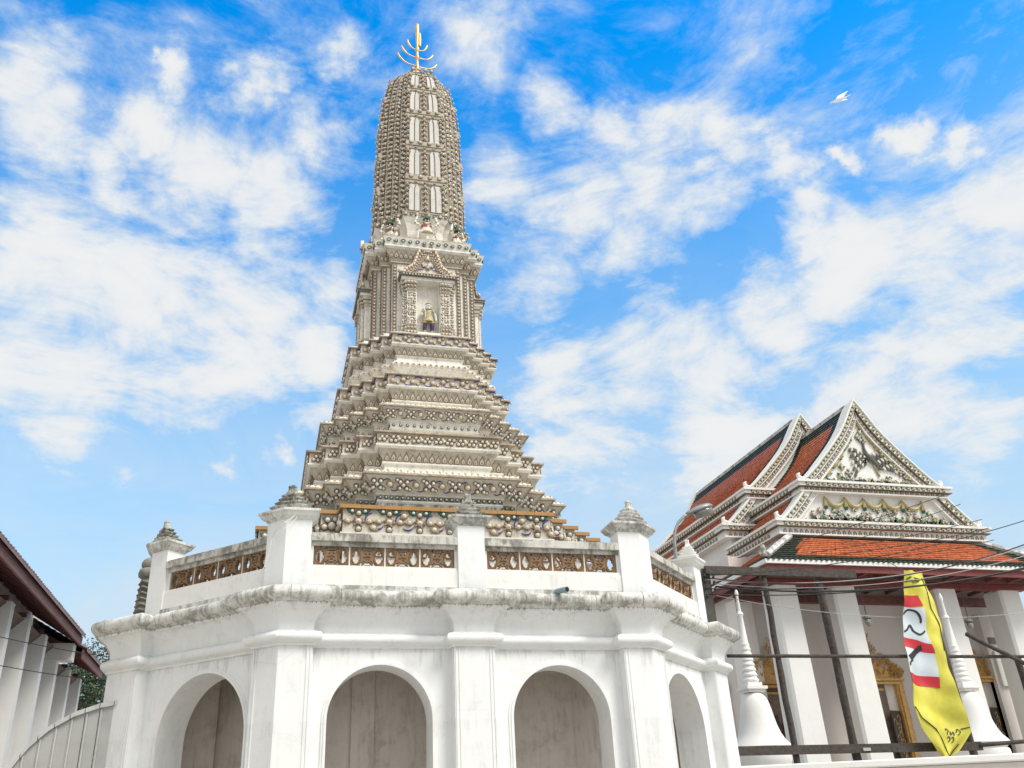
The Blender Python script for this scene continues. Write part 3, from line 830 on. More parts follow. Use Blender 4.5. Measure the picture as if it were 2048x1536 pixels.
def frieze_rich(tier, Wd, a, o, z0, z1, pitch, tilt=0.0, o2=None, mode=0):
    """flower frieze between z0 and z1, offset o at bottom to o2 at top"""
    if o2 is None: o2 = o
    H = z1 - z0
    tl = math.atan2(o2 - o, H)
    om = (o + o2) / 2
    for (p, d, nn, L) in faces_at(Wd, a, om):
        def W_(s, f, push=0.01):
            q = p + d * s + nn * (o + (o2 - o) * f - om + push)
            return Vector((q.x, q.y, z0 + H * f))
        ex = 0.0
        for s, k, n in along(p, d, L + 2 * ex, pitch):
            s -= ex
            sgn = 1 if (k % 2) else -1
            u = H * 1.28
            if n == 1 and L + 2 * ex < pitch * 0.8:
                q_ = (L + 2 * ex)
                put('dark_eye_leaf', tier, W_(s - 0.20 * q_, 0.74), nn, u * 0.36, R(150), tl); put('dark_eye_leaf', tier, W_(s + 0.22 * q_, 0.76), nn, u * 0.34, R(30), tl)
                put('rosette' if sgn > 0 else 'boss', tier, W_(s + 0.05 * q_, 0.48), nn, u * 0.38, 0, tl)
                put('boss', tier, W_(s - 0.32 * q_, 0.42), nn, u * 0.28, 0, tl); put('boss', tier, W_(s + 0.34 * q_, 0.36), nn, u * 0.28, 0, tl)
                put('tendril', tier, W_(s - 0.05 * q_, 0.20), nn, u * 0.42, PI, tl)
                continue
            if mode == 0:      # rosette with four eye leaves, green leaf swags above, blue tendrils between
                put('rosette', tier, W_(s, 0.45), nn, u * 0.40, jit(0.3), tl)
                put('boss', tier, W_(s, 0.80), nn, u * 0.24, 0, tl); put('boss', tier, W_(s, 0.13), nn, u * 0.24, 0, tl)
                put('eye_leaf', tier, W_(s - 0.36 * u, 0.46), nn, u * 0.32, PI + jit(.2), tl); put('eye_leaf', tier, W_(s + 0.36 * u, 0.46), nn, u * 0.32, jit(.2), tl)
                put('green_leaf', tier, W_(s - 0.24 * u, 0.90), nn, u * 0.34, R(160), tl); put('green_leaf', tier, W_(s + 0.24 * u, 0.90), nn, u * 0.34, R(20), tl)
                put('eye_leaf', tier, W_(s + pitch * 0.5, 0.74 if sgn > 0 else 0.18), nn, u * 0.36, R(25) * sgn, tl)
                put('tendril', tier, W_(s + pitch * 0.36, 0.62), nn, u * 0.36, R(55), tl); put('tendril', tier, W_(s + pitch * 0.62, 0.30), nn, u * 0.36, R(190), tl)
            elif mode == 1:    # dark clusters alternating with slanting eye leaves and tendrils
                if k % 2 == 0:
                    put('flower_cluster', tier, W_(s, 0.5), nn, u * 0.80, 0, tl)
                else:
                    put('eye_leaf', tier, W_(s, 0.5), nn, u * 0.62, R(-50) , tl)
                    put('tendril', tier, W_(s - pitch * 0.3, 0.66), nn, u * 0.42, R(20), tl); put('tendril', tier, W_(s + pitch * 0.35, 0.28), nn, u * 0.42, R(195), tl)
                put('dark_boss', tier, W_(s + pitch * 0.5, 0.78 if k % 2 else 0.24), nn, u * 0.28, 0, tl)
            elif mode == 2:    # bunches of three cups with an eye leaf
                for (dx, f) in ((-0.22, 0.33), (0.1, 0.33), (-0.06, 0.66), (0.27, 0.68)):
                    put('boss' if dx != 0.1 else 'dark_boss', tier, W_(s + dx * u, f + jit(0.05)), nn, u * 0.36, 0, tl)
                if k % 2: put('eye_leaf', tier, W_(s + pitch * 0.46, 0.5), nn, u * 0.5, R(30), tl)
                else: put('tendril', tier, W_(s + pitch * 0.46, 0.6), nn, u * 0.42, R(20), tl)
            elif mode == 3:    # waving tendril with single flowers
                put('rosette' if k % 2 else 'eye_leaf', tier, W_(s, 0.48 + 0.1 * sgn), nn, u * 0.55, R(30) * sgn, tl)
                put('tendril', tier, W_(s + pitch * 0.5, 0.5 - 0.22 * sgn), nn, u * 0.6, 0 if sgn < 0 else PI, tl)
                put('dark_boss', tier, W_(s + pitch * 0.45, 0.5 + 0.3 * sgn), nn, u * 0.27, 0, tl)
def petals(tier, Wd, a, o, o2, z0, z1, pitch):
    H = z1 - z0; tl = math.atan2(o2 - o, H)
    for (p, d, nn, L) in faces_at(Wd, a, o):
        for s, k, n in along(p, d, L, pitch):
            q = p + d * s + nn * 0.006
            put('lotus_petal', tier, Vector((q.x, q.y, z0 + 0.01)), nn, min(pitch * 0.98, H * 0.9) * (1.0 if k % 2 else 0.84), 0, tl, sz=H * (0.86 if k % 2 else 0.68))
def beads(tier, Wd, a, o, z, pitch, size, kind='bead'):
    for (p, d, nn, L) in faces_at(Wd, a, o):
        for s, k, n in along(p, d, L, pitch):
            q = p + d * s + nn * 0.004
            put(kind, tier, Vector((q.x, q.y, z)), nn, size)
def ledge_fans(tier, Wd, a, o, z, pitch, size, lean=-60):
    for (p, d, nn, L) in faces_at(Wd, a, o):
        if nn.y > -0.5 and nn.x > 0: continue
        for s, k, n in along(p, d, L, pitch):
            q = p + d * s - nn * 0.03
            put('ledge_fan', tier, Vector((q.x, q.y, z)), nn, size * (1.0 if k % 2 else 0.8), 0, R(lean))
def flare_ribs(mb, Wd, a, o0, o1, z0, z1, mat='lip_tile', r=0.02):
    """raised mitre ribs on the convex corners of a flared band"""
    P0 = stair_off(Wd, a, o0); P1 = stair_off(Wd, a, o1)
    for i in range(len(P0)):
        x, y = P0[i]
        X, Y = P1[i]
        if y > 0.4 * Wd: continue
        # convex corners move outwards in both axes away from centre
        if i % 2 == 0: pass
        p = Vector(P0[i - 1]); c = Vector(P0[i]); nx = Vector(P0[(i + 1) % len(P0)])
        if (c - p).x * (nx - c).y - (c - p).y * (nx - c).x <= 0: continue
        mb.tube([(CX + x, CY + y, z0), (CX + X, CY + Y, z1)], r, mat, 4)

def tier_mesh(name, rings_spec, Wd, a, label=None):
    mb = MB(); rings = []; mats = []
    for k, (o, z, mt_) in enumerate(rings_spec):
        rings.append(ring(Wd, a, o, z)); mats.append(mt_)
    mb.loft(rings, mats[1:] , cap0=False, cap1=True)
    o = mb.build(name, tw)
    recalc(o)
    if label: o['label'] = label
    return o
# --- T0 lowest tier: the deep flower frieze seen above the balustrade
W0, A0 = 4.10, 2.36
t0 = tier_mesh('redented_tier', [(0.06, 5.53, 'tower_white'), (0.06, 6.2, 'tower_white'), (-0.06, 6.4, 'tower_white'), (-0.08, 7.20, 'tower_white'), (0.0, 7.235, 'tower_white'), (0.0, 7.27, 'tower_white'), (-0.05, 7.28, 'tower_white'), (-0.05, 7.80, 'tower_wall'), (-0.01, 7.81, 'tower_white'), (-0.01, 7.875, 'tower_white'), (-0.62, 8.02, 'very_moldy'), (-1.3, 8.03, 'very_moldy')], W0, A0, 'lowest tier with the largest ceramic flowers under an orange tile edge')
frieze_rich(t0, W0, A0, -0.05, 7.28, 7.80, 0.66, mode=0)
petals(t0, W0, A0, -0.07, -0.07, 6.75, 7.12, 0.3)
# orange glazed edge tiles, each its own piece
for (p, d, nn, L) in faces_at(W0, A0, 0):
    if nn.x > 0.5: continue
    n = max(1, int(round(L / 0.42)))
    for k in range(n):
        s0 = L * k / n + 0.003; s1 = L * (k + 1) / n - 0.003
        if k == n - 1 and nn.y < -0.5: s1 += 0.03
        if k == 0 and nn.y < -0.5: s0 -= 0.03
        mb = MB(); dz = jit(0.003)
        q = [p + d * s0 + nn * 0.03, p + d * s1 + nn * 0.03, p + d * s1 - nn * 0.04, p + d * s0 - nn * 0.04]
        mb.loft([[(x.x, x.y, 7.79 + dz) for x in q], [(x.x, x.y, 7.872 + dz) for x in q]], 'orange_bar')
        e = mb.build('edge_tile', None); recalc(e); e.parent = t0
# --- T1 flared tier
W1, A1 = 3.50, 1.86
t1 = tier_mesh('redented_tier', [(-0.42, 7.98, 'tower_wall'), (-0.42, 8.30, 'very_moldy'), (-0.38, 8.33, 'tower_white'), (-0.38, 8.36, 'tower_white'), (-0.40, 8.37, 'tower_white'), (-0.40, 8.47, 'very_moldy'), (-0.36, 8.475, 'tower_white'), (-0.33, 8.50, 'tower_white'), (-0.05, 8.84, 'tower_wall'), (0.0, 8.85, 'lip_tile'), (0.0, 8.89, 'lip_tile'), (-0.42, 9.05, 'tower_white'), (-1.0, 9.08, 'tower_white')], W1, A1)
frieze_rich(t1, W1, A1, -0.33, 8.51, 8.83, 0.31, o2=-0.06, mode=1)
beads(t1, W1, A1, -0.39, 8.42, 0.13, 0.10)
ledge_fans(t1, W1, A1, -0.05, 8.91, 0.15, 0.22, -35)
mb = MB(); flare_ribs(mb, W1, A1, -0.33, -0.03, 8.50, 8.86); e = mb.build('mitre_rib', None); e.parent = t1
# scalloped corner brackets under each flare
# --- T2 straight tier with petal cove
W2, A2 = 3.08, 1.58
t2 = tier_mesh('redented_tier', [(-0.30, 8.95, 'tower_white'), (-0.30, 9.36, 'tower_white'), (-0.24, 9.38, 'tower_white'), (-0.24, 9.42, 'tower_white'), (-0.27, 9.43, 'tower_white'), (-0.13, 9.72, 'tower_band'), (-0.06, 9.76, 'tower_white'), (-0.06, 9.80, 'tower_white'), (-0.09, 9.81, 'tower_white'), (-0.09, 10.07, 'tower_wall'), (0.0, 10.08, 'lip_tile'), (0.0, 10.12, 'lip_tile'), (-0.35, 10.22, 'very_moldy'), (-0.9, 10.25, 'tower_white')], W2, A2)
frieze_rich(t2, W2, A2, -0.085, 9.81, 10.07, 0.27, mode=2)
petals(t2, W2, A2, -0.27, -0.14, 9.43, 9.71, 0.15)
# --- T3 flared tier
W3, A3 = 2.77, 1.42
t3 = tier_mesh('redented_tier', [(-0.34, 10.15, 'tower_white'), (-0.34, 10.44, 'tower_white'), (-0.28, 10.45, 'tower_white'), (-0.31, 10.47, 'tower_white'), (-0.30, 10.62, 'tower_white'), (-0.25, 10.64, 'tower_white'), (-0.25, 10.66, 'tower_white'), (-0.05, 10.92, 'tower_wall'), (0.0, 10.93, 'lip_tile'), (0.0, 10.965, 'lip_tile'), (-0.33, 11.10, 'tower_white'), (-0.8, 11.12, 'tower_white')], W3, A3)
frieze_rich(t3, W3, A3, -0.25, 10.66, 10.92, 0.25, o2=-0.06, mode=1)
beads(t3, W3, A3, -0.30, 10.545, 0.17, 0.085)
ledge_fans(t3, W3, A3, -0.05, 10.985, 0.13, 0.18, -35)
mb = MB(); flare_ribs(mb, W3, A3, -0.25, -0.03, 10.66, 10.94, r=0.016); e = mb.build('mitre_rib', None); e.parent = t3
# --- T4 straight tier
W4, A4 = 2.36, 1.24
t4 = tier_mesh('redented_tier', [(-0.26, 11.05, 'tower_white'), (-0.26, 11.34, 'tower_white'), (-0.20, 11.36, 'tower_white'), (-0.20, 11.39, 'tower_white'), (-0.23, 11.40, 'tower_white'), (-0.12, 11.68, 'tower_band'), (-0.05, 11.71, 'tower_white'), (-0.05, 11.74, 'tower_white'), (-0.08, 11.75, 'tower_white'), (-0.08, 12.02, 'tower_wall'), (0.0, 12.03, 'lip_tile'), (0.0, 12.065, 'lip_tile'), (-0.30, 12.2, 'tower_white'), (-0.7, 12.22, 'tower_white')], W4, A4)
frieze_rich(t4, W4, A4, -0.075, 11.75, 12.02, 0.27, mode=3)
petals(t4, W4, A4, -0.23, -0.13, 11.40, 11.68, 0.14)
ledge_fans(t4, W4, A4, -0.05, 12.08, 0.12, 0.14, -40)
# --- T5 tier under the cella
W5, A5 = 2.10, 1.10
t5 = tier_mesh('redented_tier', [(-0.24, 12.15, 'tower_white'), (-0.24, 12.36, 'tower_white'), (-0.13, 12.44, 'tower_white'), (-0.10, 12.52, 'tower_white'), (-0.13, 12.61, 'tower_white'), (-0.22, 12.68, 'tower_white'), (-0.22, 12.80, 'tower_white'), (-0.17, 12.82, 'tower_white'), (-0.20, 12.83, 'tower_white'), (-0.12, 13.06, 'tower_band'), (-0.05, 13.10, 'tower_white'), (-0.05, 13.13, 'tower_white'), (-0.07, 13.14, 'tower_white'), (-0.07, 13.38, 'tower_wall'), (0.0, 13.39, 'lip_tile'), (0.0, 13.42, 'lip_tile'), (-0.15, 13.52, 'tower_white'), (-0.9, 13.55, 'tower_white')], W5, A5)
frieze_rich(t5, W5, A5, -0.065, 13.14, 13.38, 0.22, mode=3)
petals(t5, W5, A5, -0.20, -0.13, 12.83, 13.06, 0.14)
beads(t5, W5, A5, -0.11, 12.53, 0.155, 0.14, 'bulb')
# --- cella
WC, AC = 1.47, 0.98
STEPS[WC] = 2
ce = tier_mesh('cella', [(0.22, 13.50, 'tower_white'), (0.22, 13.58, 'tower_white'), (0.06, 13.66, 'tower_white'), (0.0, 13.70, 'tower_white'), (0.0, 16.02, 'tower_white'), (0.05, 16.04, 'lip_tile'), (0.05, 16.07, 'tower_white'), (0.10, 16.14, 'tower_band'), (0.20, 16.40, 'tower_band'), (0.26, 16.45, 'tower_white'), (0.26, 16.50, 'tower_white'), (0.22, 16.52, 'tower_white'), (0.30, 16.74, 'tower_white'), (0.30, 16.78, 'lip_tile'), (-0.05, 16.90, 'tower_white'), (-0.5, 16.95, 'tower_white')], WC, AC, 'tower room with ceramic beaded pilasters')
petals(ce, WC, AC, 0.11, 0.20, 16.14, 16.40, 0.14)
for (p, d, nn, L) in faces_at(WC, AC, 0):
    for s, k, n in along(p, d, L + 0.5, 0.2):
        q = p + d * (s - 0.25) + nn * 0.275
        put('scroll', ce, Vector((q.x, q.y, 16.63)), nn, 0.17, (k % 2) * PI)
    # vertical beaded strips on every narrow face and at the ends of wide ones
    xs = [0.058 if nn.y < -0.5 and (p.x < CX) else L - 0.058] if L < 0.5 else [0.07, L - 0.07]
    if nn.x < -0.5 and L < 0.5: xs = [0.058]
    for x in xs:
        sb = MB(); c = p + d * x; w = 0.052
        q = [c - d * w + nn * 0.014, c + d * w + nn * 0.014, c + d * w - nn * 0.02, c - d * w - nn * 0.02]
        sb.loft([[(v.x, v.y, 13.70) for v in q], [(v.x, v.y, 16.02) for v in q]], 'tower_shaft')
        for u in (-w - 0.008, w):
            q = [c + d * u + nn * 0.024, c + d * (u + 0.008) + nn * 0.024, c + d * (u + 0.008) - nn * 0.02, c + d * u - nn * 0.02]
            sb.loft([[(v.x, v.y, 13.70) for v in q], [(v.x, v.y, 16.02) for v in q]], 'glaze_brown')
        e = sb.build('beaded_strip', None); recalc(e); e.parent = ce
        nb = 20
        for k in range(nb):
            c2 = c + nn * 0.018
            put('boss' if k % 2 else 'dark_boss', ce, Vector((c2.x, c2.y, 13.76 + 2.2 * (k + 0.5) / nb)), nn, 0.088)
# --- niche porches on the visible sides
def porch(nn, full):
    t = Vector((-nn.y, nn.x))               # along the face (CCW)
    def Q(u, v): q = Vector((CX, CY)) + nn * v + t * u; return (q.x, q.y)
    mb = MB()
    def bx(u0, u1, v0, v1, z0, z1, mat): 
        mb.loft([[(*Q(u, v), z) for u, v in ((u0, v1), (u1, v1), (u1, v0), (u0, v0))] for z in (z0, z1)], mat)
    V0 = 1.40
    for sg in (-1, 1):
        bx(min(sg * 0.31, sg * 0.72), max(sg * 0.31, sg * 0.72), V0, 1.66, 13.60, 15.32, 'tower_white')
        bx(min(sg * 0.34, sg * 0.60), max(sg * 0.34, sg * 0.60), 1.64, 1.75, 13.60, 15.30, 'tower_white')
        for (z0, z1, e) in ((13.60, 13.70, 0.05), (13.74, 13.82, 0.035), (13.86, 13.92, 0.02), (14.98, 15.04, 0.02), (15.08, 15.16, 0.04), (15.2, 15.3, 0.06)):
            u0, u1 = sorted((sg * (0.34 - e * 0.4), sg * (0.62 + e)))
            bx(u0, u1, 1.62, 1.75 + e, z0, z1, 'tower_band')
            u0, u1 = sorted((sg * 0.6, sg * (0.72 + e)))
            bx(u0, u1, 1.42, 1.66 + e, z0, z1, 'tower_band')
    bx(-0.31, 0.31, 1.10, 1.40, 13.60, 15.33, 'tower_white')           # niche back
    bx(-0.33, 0.33, 1.38, 1.80, 13.52, 13.66, 'glaze_white')           # sill
    bx(-0.76, 0.76, 1.42, 1.80, 15.325, 15.42, 'tower_white')
    bx(-0.81, 0.81, 1.42, 1.86, 15.42, 15.50, 'glaze_teal')
    bx(-0.83, 0.83, 1.42, 1.88, 15.502, 15.53, 'lip_tile')
    o = mb.build('niche_porch', tw); recalc(o)
    # pediment slab, ogee outline
    og = [(-0.74, 0), (-0.60, 0.17), (-0.44, 0.26), (-0.36, 0.46), (-0.29, 0.68), (-0.15, 0.88), (0, 1.16), (0.15, 0.88), (0.29, 0.68), (0.36, 0.46), (0.44, 0.26), (0.60, 0.17), (0.74, 0)]
    pm = MB(); 
    pm.loft([[(*Q(u, 1.50), 15.53 + z) for u, z in og], [(*Q(u, 1.66), 15.53 + z) for u, z in og]], 'tower_white')
    pe = pm.build('pediment', tw); recalc(pe)
    fr = MB()
    for sc, off, r in ((0.93, 0.0, 0.028), (0.66, 0.02, 0.02)):
        fr.tube([(*Q(u * sc, 1.68), 15.54 + z * sc) for u, z in og], r, 'glaze_tan', 5)
    e = fr.build('pediment_moulding', None); e.parent = pe
    for i in range(len(og) - 1):
        (u0, z0), (u1, z1) = og[i], og[i + 1]
        for f in (0.25, 0.75):
            u = u0 + (u1 - u0) * f; z = z0 + (z1 - z0) * f
            for sc, kd, s in ((1.02, 'flame_leaf', 0.17), (0.86, 'boss', 0.085), (0.76, 'boss', 0.075)):
                q = Q(u * sc, 1.69)
                put(kd, pe, Vector((*q, 15.55 + z * sc)), nn, s, 0 if kd == 'boss' else math.radians(50) * (u / 0.9))
    for (u, z, kd, s, an) in ((0, 0.5, 'flame_leaf', 0.22, 0), (0, 0.3, 'rosette', 0.2, 0), (-0.14, 0.34, 'green_leaf', 0.16, 2.2), (0.14, 0.34, 'green_leaf', 0.16, 0.9), (-0.2, 0.16, 'tendril', 0.2, 0.3), (0.2, 0.16, 'tendril', 0.2, -0.3), (-0.34, 0.1, 'green_leaf', 0.14, 2.6), (0.34, 0.1, 'green_leaf', 0.14, 0.5), (0, 1.12, 'flame_leaf', 0.3, 0), (-0.78, 0.02, 'flame_leaf', 0.26, -0.3), (0.78, 0.02, 'flame_leaf', 0.26, 0.3)):
        put(kd, pe, Vector((*Q(u * (1 if abs(u) < 0.5 else 1), 1.68), 15.55 + z)), nn, s, an)
    for sg in (-1, 1):
        for k in range(13):
            z = 13.97 + k * 0.078
            for du in (0.39, 0.47, 0.55):
                put(('boss', 'dark_boss', 'eye_leaf', 'boss', 'rosette')[random.randrange(5)], o, Vector((*Q(sg * du + jit(0.012), 1.755), z + jit(0.02))), nn, 0.078 + jit(0.012), jit(3))
            for du in (0.635, 0.69):
                put(('boss', 'dark_boss', 'boss')[random.randrange(3)], o, Vector((*Q(sg * du, 1.665), z + jit(0.02))), nn, 0.075 + jit(0.01))
        for z, s in ((13.65, 0.10), (13.78, 0.075), (13.89, 0.06), (15.01, 0.06), (15.12, 0.08), (15.25, 0.115)):
            for du in (0.39, 0.48, 0.57):
                put('boss', o, Vector((*Q(sg * du, 1.80), z)), nn, s)
            put('boss', o, Vector((*Q(sg * 0.67, 1.70), z)), nn, s)
    for k in range(18):
        put('rosette' if k % 2 else 'dark_boss', o, Vector((*Q(-0.76 + 1.52 * (k + 0.5) / 18, 1.865), 15.46)), nn, 0.085)
porch(Vector((0, -1)), True)
porch(Vector((-1, 0)), False)
porch(Vector((1, 0)), False)
# --- neck with crouching bearer figures
WN, AN = 1.36, 0.62
neck = tier_mesh('neck', [(-0.10, 16.85, 'tower_white'), (-0.10, 17.1, 'tower_white'), (-0.09, 17.4, 'tower_white'), (-0.03, 17.62, 'tower_white'), (0.06, 17.78, 'tower_white'), (0.07, 17.80, 'tower_band'), (0.07, 17.92, 'tower_band'), (0.09, 17.93, 'lip_tile'), (0.09, 17.96, 'lip_tile'), (-0.02, 18.02, 'tower_band'), (-0.4, 18.05, 'tower_band')], WN, AN)
for (p, d, nn, L) in faces_at(WN, AN, 0):
    for s, k, n in along(p, d, L + 0.14, 0.17):
        q = p + d * (s - 0.07) + nn * 0.085
        put('scroll' if k % 2 else 'boss', neck, Vector((q.x, q.y, 17.86)), nn, 0.14)

def skin_mesh(name, joints, bones, mats, sub=1, root=0):
    """one continuous body surface from a joint skeleton; joints: (x,y,z,r)"""
    me = bpy.data.meshes.new(name + '_skel')
    me.from_pydata([j[:3] for j in joints], bones, [])
    ob = bpy.data.objects.new(name + '_skel', me); COL.objects.link(ob)
    sk = ob.modifiers.new('s', 'SKIN')
    for i, j in enumerate(joints):
        v = me.skin_vertices[0].data[i]
        v.radius = (j[3], j[3] if len(j) < 5 else j[4]); v.use_root = (i == root)
    sd = ob.modifiers.new('d', 'SUBSURF'); sd.levels = sub; sd.render_levels = sub
    dg = bpy.context.evaluated_depsgraph_get()
    out = bpy.data.meshes.new_from_object(ob.evaluated_get(dg)); out.name = name
    bpy.data.objects.remove(ob); bpy.data.meshes.remove(me)
    out.materials.clear()
    for s in mats: out.materials.append(M[s])
    out.polygons.foreach_set('use_smooth', [True] * len(out.polygons))
    return out
def paint(me, fn):
    for p in me.polygons: p.material_index = fn(p.center)
# standing guardian, 1 m tall, facing -y
def make_guardian(x, y, z, h, parent_label):
    J = [(0, 0, .52, .10), (0, 0, .62, .085), (0, -.005, .72, .105), (0, 0, .80, .055), (0, 0, .845, .04), (0, -.008, .92, .082), (0, 0, .985, .055),   # 0-6
         (-.085, 0, .50, .07), (-.10, -.02, .30, .06), (-.095, 0, .12, .045), (-.10, -.01, .04, .035), (-.105, -.09, .02, .028),
         (.085, 0, .50, .07), (.10, -.02, .30, .06), (.095, 0, .12, .045), (.10, -.01, .04, .035), (.105, -.09, .02, .028),
         (-.13, 0, .77, .042), (-.20, .0, .64, .035), (-.13, -.11, .60, .027), (-.10, -.14, .62, .022),
         (.13, 0, .77, .042), (.20, .01, .64, .035), (.20, -.03, .50, .026), (.20, -.05, .45, .022)]
    B = [(0, 1), (1, 2), (2, 3), (3, 4), (4, 5), (5, 6), (0, 7), (7, 8), (8, 9), (9, 10), (10, 11), (0, 12), (12, 13), (13, 14), (14, 15), (15, 16), (3, 17), (17, 18), (18, 19), (19, 20), (3, 21), (21, 22), (22, 23), (23, 24)]
    J = [tuple(c * h for c in j) for j in J]
    me = skin_mesh('body', J, B, ['skin_glaze', 'armour', 'trousers', 'glaze_yellow'], 2)
    def fn(c):
        zz = c.z / h
        if zz > .83: return 0
        if abs(c.x) / h > .15: return 0 if (zz < .70) else 1
        if zz > .47: return 1
        if zz > .40: return 3
        if zz > .16: return 2
        if zz > .10: return 3
        return 0
    paint(me, fn)
    r = thing('guardian_statue', 'small white faced guardian statue in purple trousers holding a club in the tower niche', 'statue', (x, y, z))
    link('body', me, r, Matrix.Translation((x, y, z)))
    def P(a, b, c): return (x + a * h, y + b * h, z + c * h)
    def part(nm, build):
        mb = MB(); build(mb); o = mb.build(nm, r); recalc(o); return o
    part('skirt', lambda m: m.lathe([(0.10 * h, z + .54 * h), (.115 * h, z + .50 * h), (.145 * h, z + .42 * h), (.14 * h, z + .405 * h), (.09 * h, z + .43 * h)], 'armour', 12, (x, y)))
    part('collar', lambda m: m.lathe([(0.05 * h, z + .83 * h), (.10 * h, z + .80 * h), (.118 * h, z + .785 * h), (.10 * h, z + .775 * h), (.05 * h, z + .78 * h)], 'glaze_yellow', 12, (x, y)))
    def crown(m):
        m.lathe([(.068 * h, z + .968 * h), (.076 * h, z + .975 * h), (.07 * h, z + .988 * h), (.05 * h, z + 1.0 * h), (.04 * h, z + 1.01 * h), (.02 * h, z + 1.03 * h), (.004 * h, z + 1.09 * h)], 'armour', 10, (x, y))
    part('crown', crown)
    def face(m):
        for sx in (-1, 1):
            m.tube([P(sx * .042, -.086, .935), P(sx * .014, -.092, .935)], .007 * h, 'hole', 5)
            m.tube([P(sx * .085, .0, .94), P(sx * .089, .0, .905)], .012 * h, 'skin_glaze', 5)
        m.tube([P(0, -.088, .93), P(0, -.104, .905)], .010 * h, 'skin_glaze', 5)
        m.tube([P(-.02, -.085, .885), P(.02, -.085, .885)], .006 * h, 'glaze_red', 5)
    part('face', face)
    part('club', lambda m: m.tube([P(-.10, -.15, .50), P(-.105, -.145, .66), P(-.13, -.12, .82)], [.013 * h, .011 * h, .020 * h], 'glaze_white', 8))
    def hands(m):
        for (hx, hy, hz) in ((-.10, -.15, .62), (.20, -.055, .43)):
            for f in range(4):
                m.tube([P(hx + (f - 1.5) * .009, hy + .01, hz), P(hx + (f - 1.5) * .009, hy - .016, hz - .012), P(hx + (f - 1.5) * .009, hy - .006, hz - .03)], .0048 * h, 'skin_glaze', 4)
            m.tube([P(hx + .02, hy + .01, hz + .005), P(hx + .024, hy - .014, hz + .01)], .006 * h, 'skin_glaze', 4)
    part('fingers', hands)
    def pad(m):
        for sx in (-1, 1):
            m.tube([P(sx * .12, 0, .79), P(sx * .155, 0, .78), P(sx * .175, 0, .79)], [.038 * h, .03 * h, .005 * h], 'glaze_yellow', 8)
            m.lathe([(.058 * h, z + .42 * h), (.082 * h, z + .41 * h), (.085 * h, z + .385 * h), (.06 * h, z + .36 * h)], 'glaze_yellow', 10, (x + sx * .10 * h, y - .01 * h))
            m.lathe([(.04 * h, z + .16 * h), (.056 * h, z + .15 * h), (.05 * h, z + .06 * h), (.06 * h, z + .045 * h), (.04 * h, z + .03 * h)], 'glaze_yellow', 10, (x + sx * .098 * h, y))
    part('armour_plates', pad)
    return r
make_guardian(CX + 0.02, CY - 1.58, 13.66, 1.06, '')
# crouching bearers, arms raised to the shaft (ceramic relief, part of the tower)
BJ = [(0, 0, .30, .13), (0, -.02, .45, .13), (0, -.02, .58, .08), (0, -.03, .68, .085), (0, -.03, .76, .06),
      (-.16, -.06, .26, .085), (-.30, -.14, .30, .07), (-.27, -.10, .08, .05), (-.30, -.17, .02, .04),
      (.16, -.06, .26, .085), (.30, -.14, .30, .07), (.27, -.10, .08, .05), (.30, -.17, .02, .04),
      (-.20, 0, .55, .06), (-.36, -.04, .62, .05), (-.28, -.03, .84, .04), (-.26, -.02, .90, .04),
      (.20, 0, .55, .06), (.36, -.04, .62, .05), (.28, -.03, .84, .04), (.26, -.02, .90, .04)]
BB = [(0, 1), (1, 2), (2, 3), (3, 4), (0, 5), (5, 6), (6, 7), (7, 8), (0, 9), (9, 10), (10, 11), (11, 12), (2, 13), (13, 14), (14, 15), (15, 16), (2, 17), (17, 18), (18, 19), (19, 20)]
bme = skin_mesh('bearer_figure', BJ, BB, ['glaze_cream', 'glaze_green', 'glaze_red', 'glaze_white', 'glaze_tan'], 1)
paint(bme, lambda c: 1 if c.z > .64 and abs(c.x) < .12 else (2 if .42 < c.z < .58 and abs(c.x) < .16 else (3 if int(c.z * 22 + abs(c.x) * 9) % 2 else (4 if int(c.z * 13) % 2 else 0))))
hm = MB()
hm.lathe([(.10, .76), (.115, .78), (.09, .82), (.06, .86), (.03, .95), (.005, 1.06)], 'glaze_green', 8, (0, -.03))
for sx in (-1, 1): dome(hm, sx * .04, .70, .028, .03, 'glaze_white', 6, -.10)
hm.tube([(-.04, -.125, .655), (.04, -.125, .655)], .014, 'glaze_red', 4)
for k in range(5): dome(hm, -.12 + .06 * k, .56 - abs(k - 2) * -.02, .03, .03, 'glaze_yellow', 6, -.12)
hme = hm.mesh('bearer_crown')
def bearer(px, py, nn, s):
    th = math.atan2(nn.x, -nn.y)
    mw = Matrix.Translation((px, py, 16.88)) @ Matrix.Rotation(th, 4, 'Z') @ Matrix.Scale(s, 4)
    b_ = link('bearer_figure', bme, tw, mw)
    c_ = link('bearer_crown', hme, None); c_.parent = b_
bearer(CX, CY - 1.50, Vector((0, -1)), 0.98)
v_ = [AN + (WN - AN) * i / 4 for i in range(5)]
for sx in (-1, 1):
    bearer(CX + sx * 0.99, CY - 1.10, Vector((sx * .7071, -.7071)), 0.98)
    bearer(CX + sx * 1.42, CY - 0.05, Vector((sx, 0)), 0.98)
    bearer(CX + sx * 0.99, CY + 1.08, Vector((sx * .7071, .7071)), 0.98)
for sx in (-1, 1):
    for i in range(1, 4):
        x_, y_ = (v_[i] + .28), (v_[4 - i] + .28)
        put('flame_leaf', ce, Vector((CX + sx * x_, CY - y_, 16.78)), Vector((0, -1)), 0.24)
    put('flame_leaf', ce, Vector((CX - sx * 1.74, CY - 0.8, 16.78)), Vector((-1, 0)), 0.42)
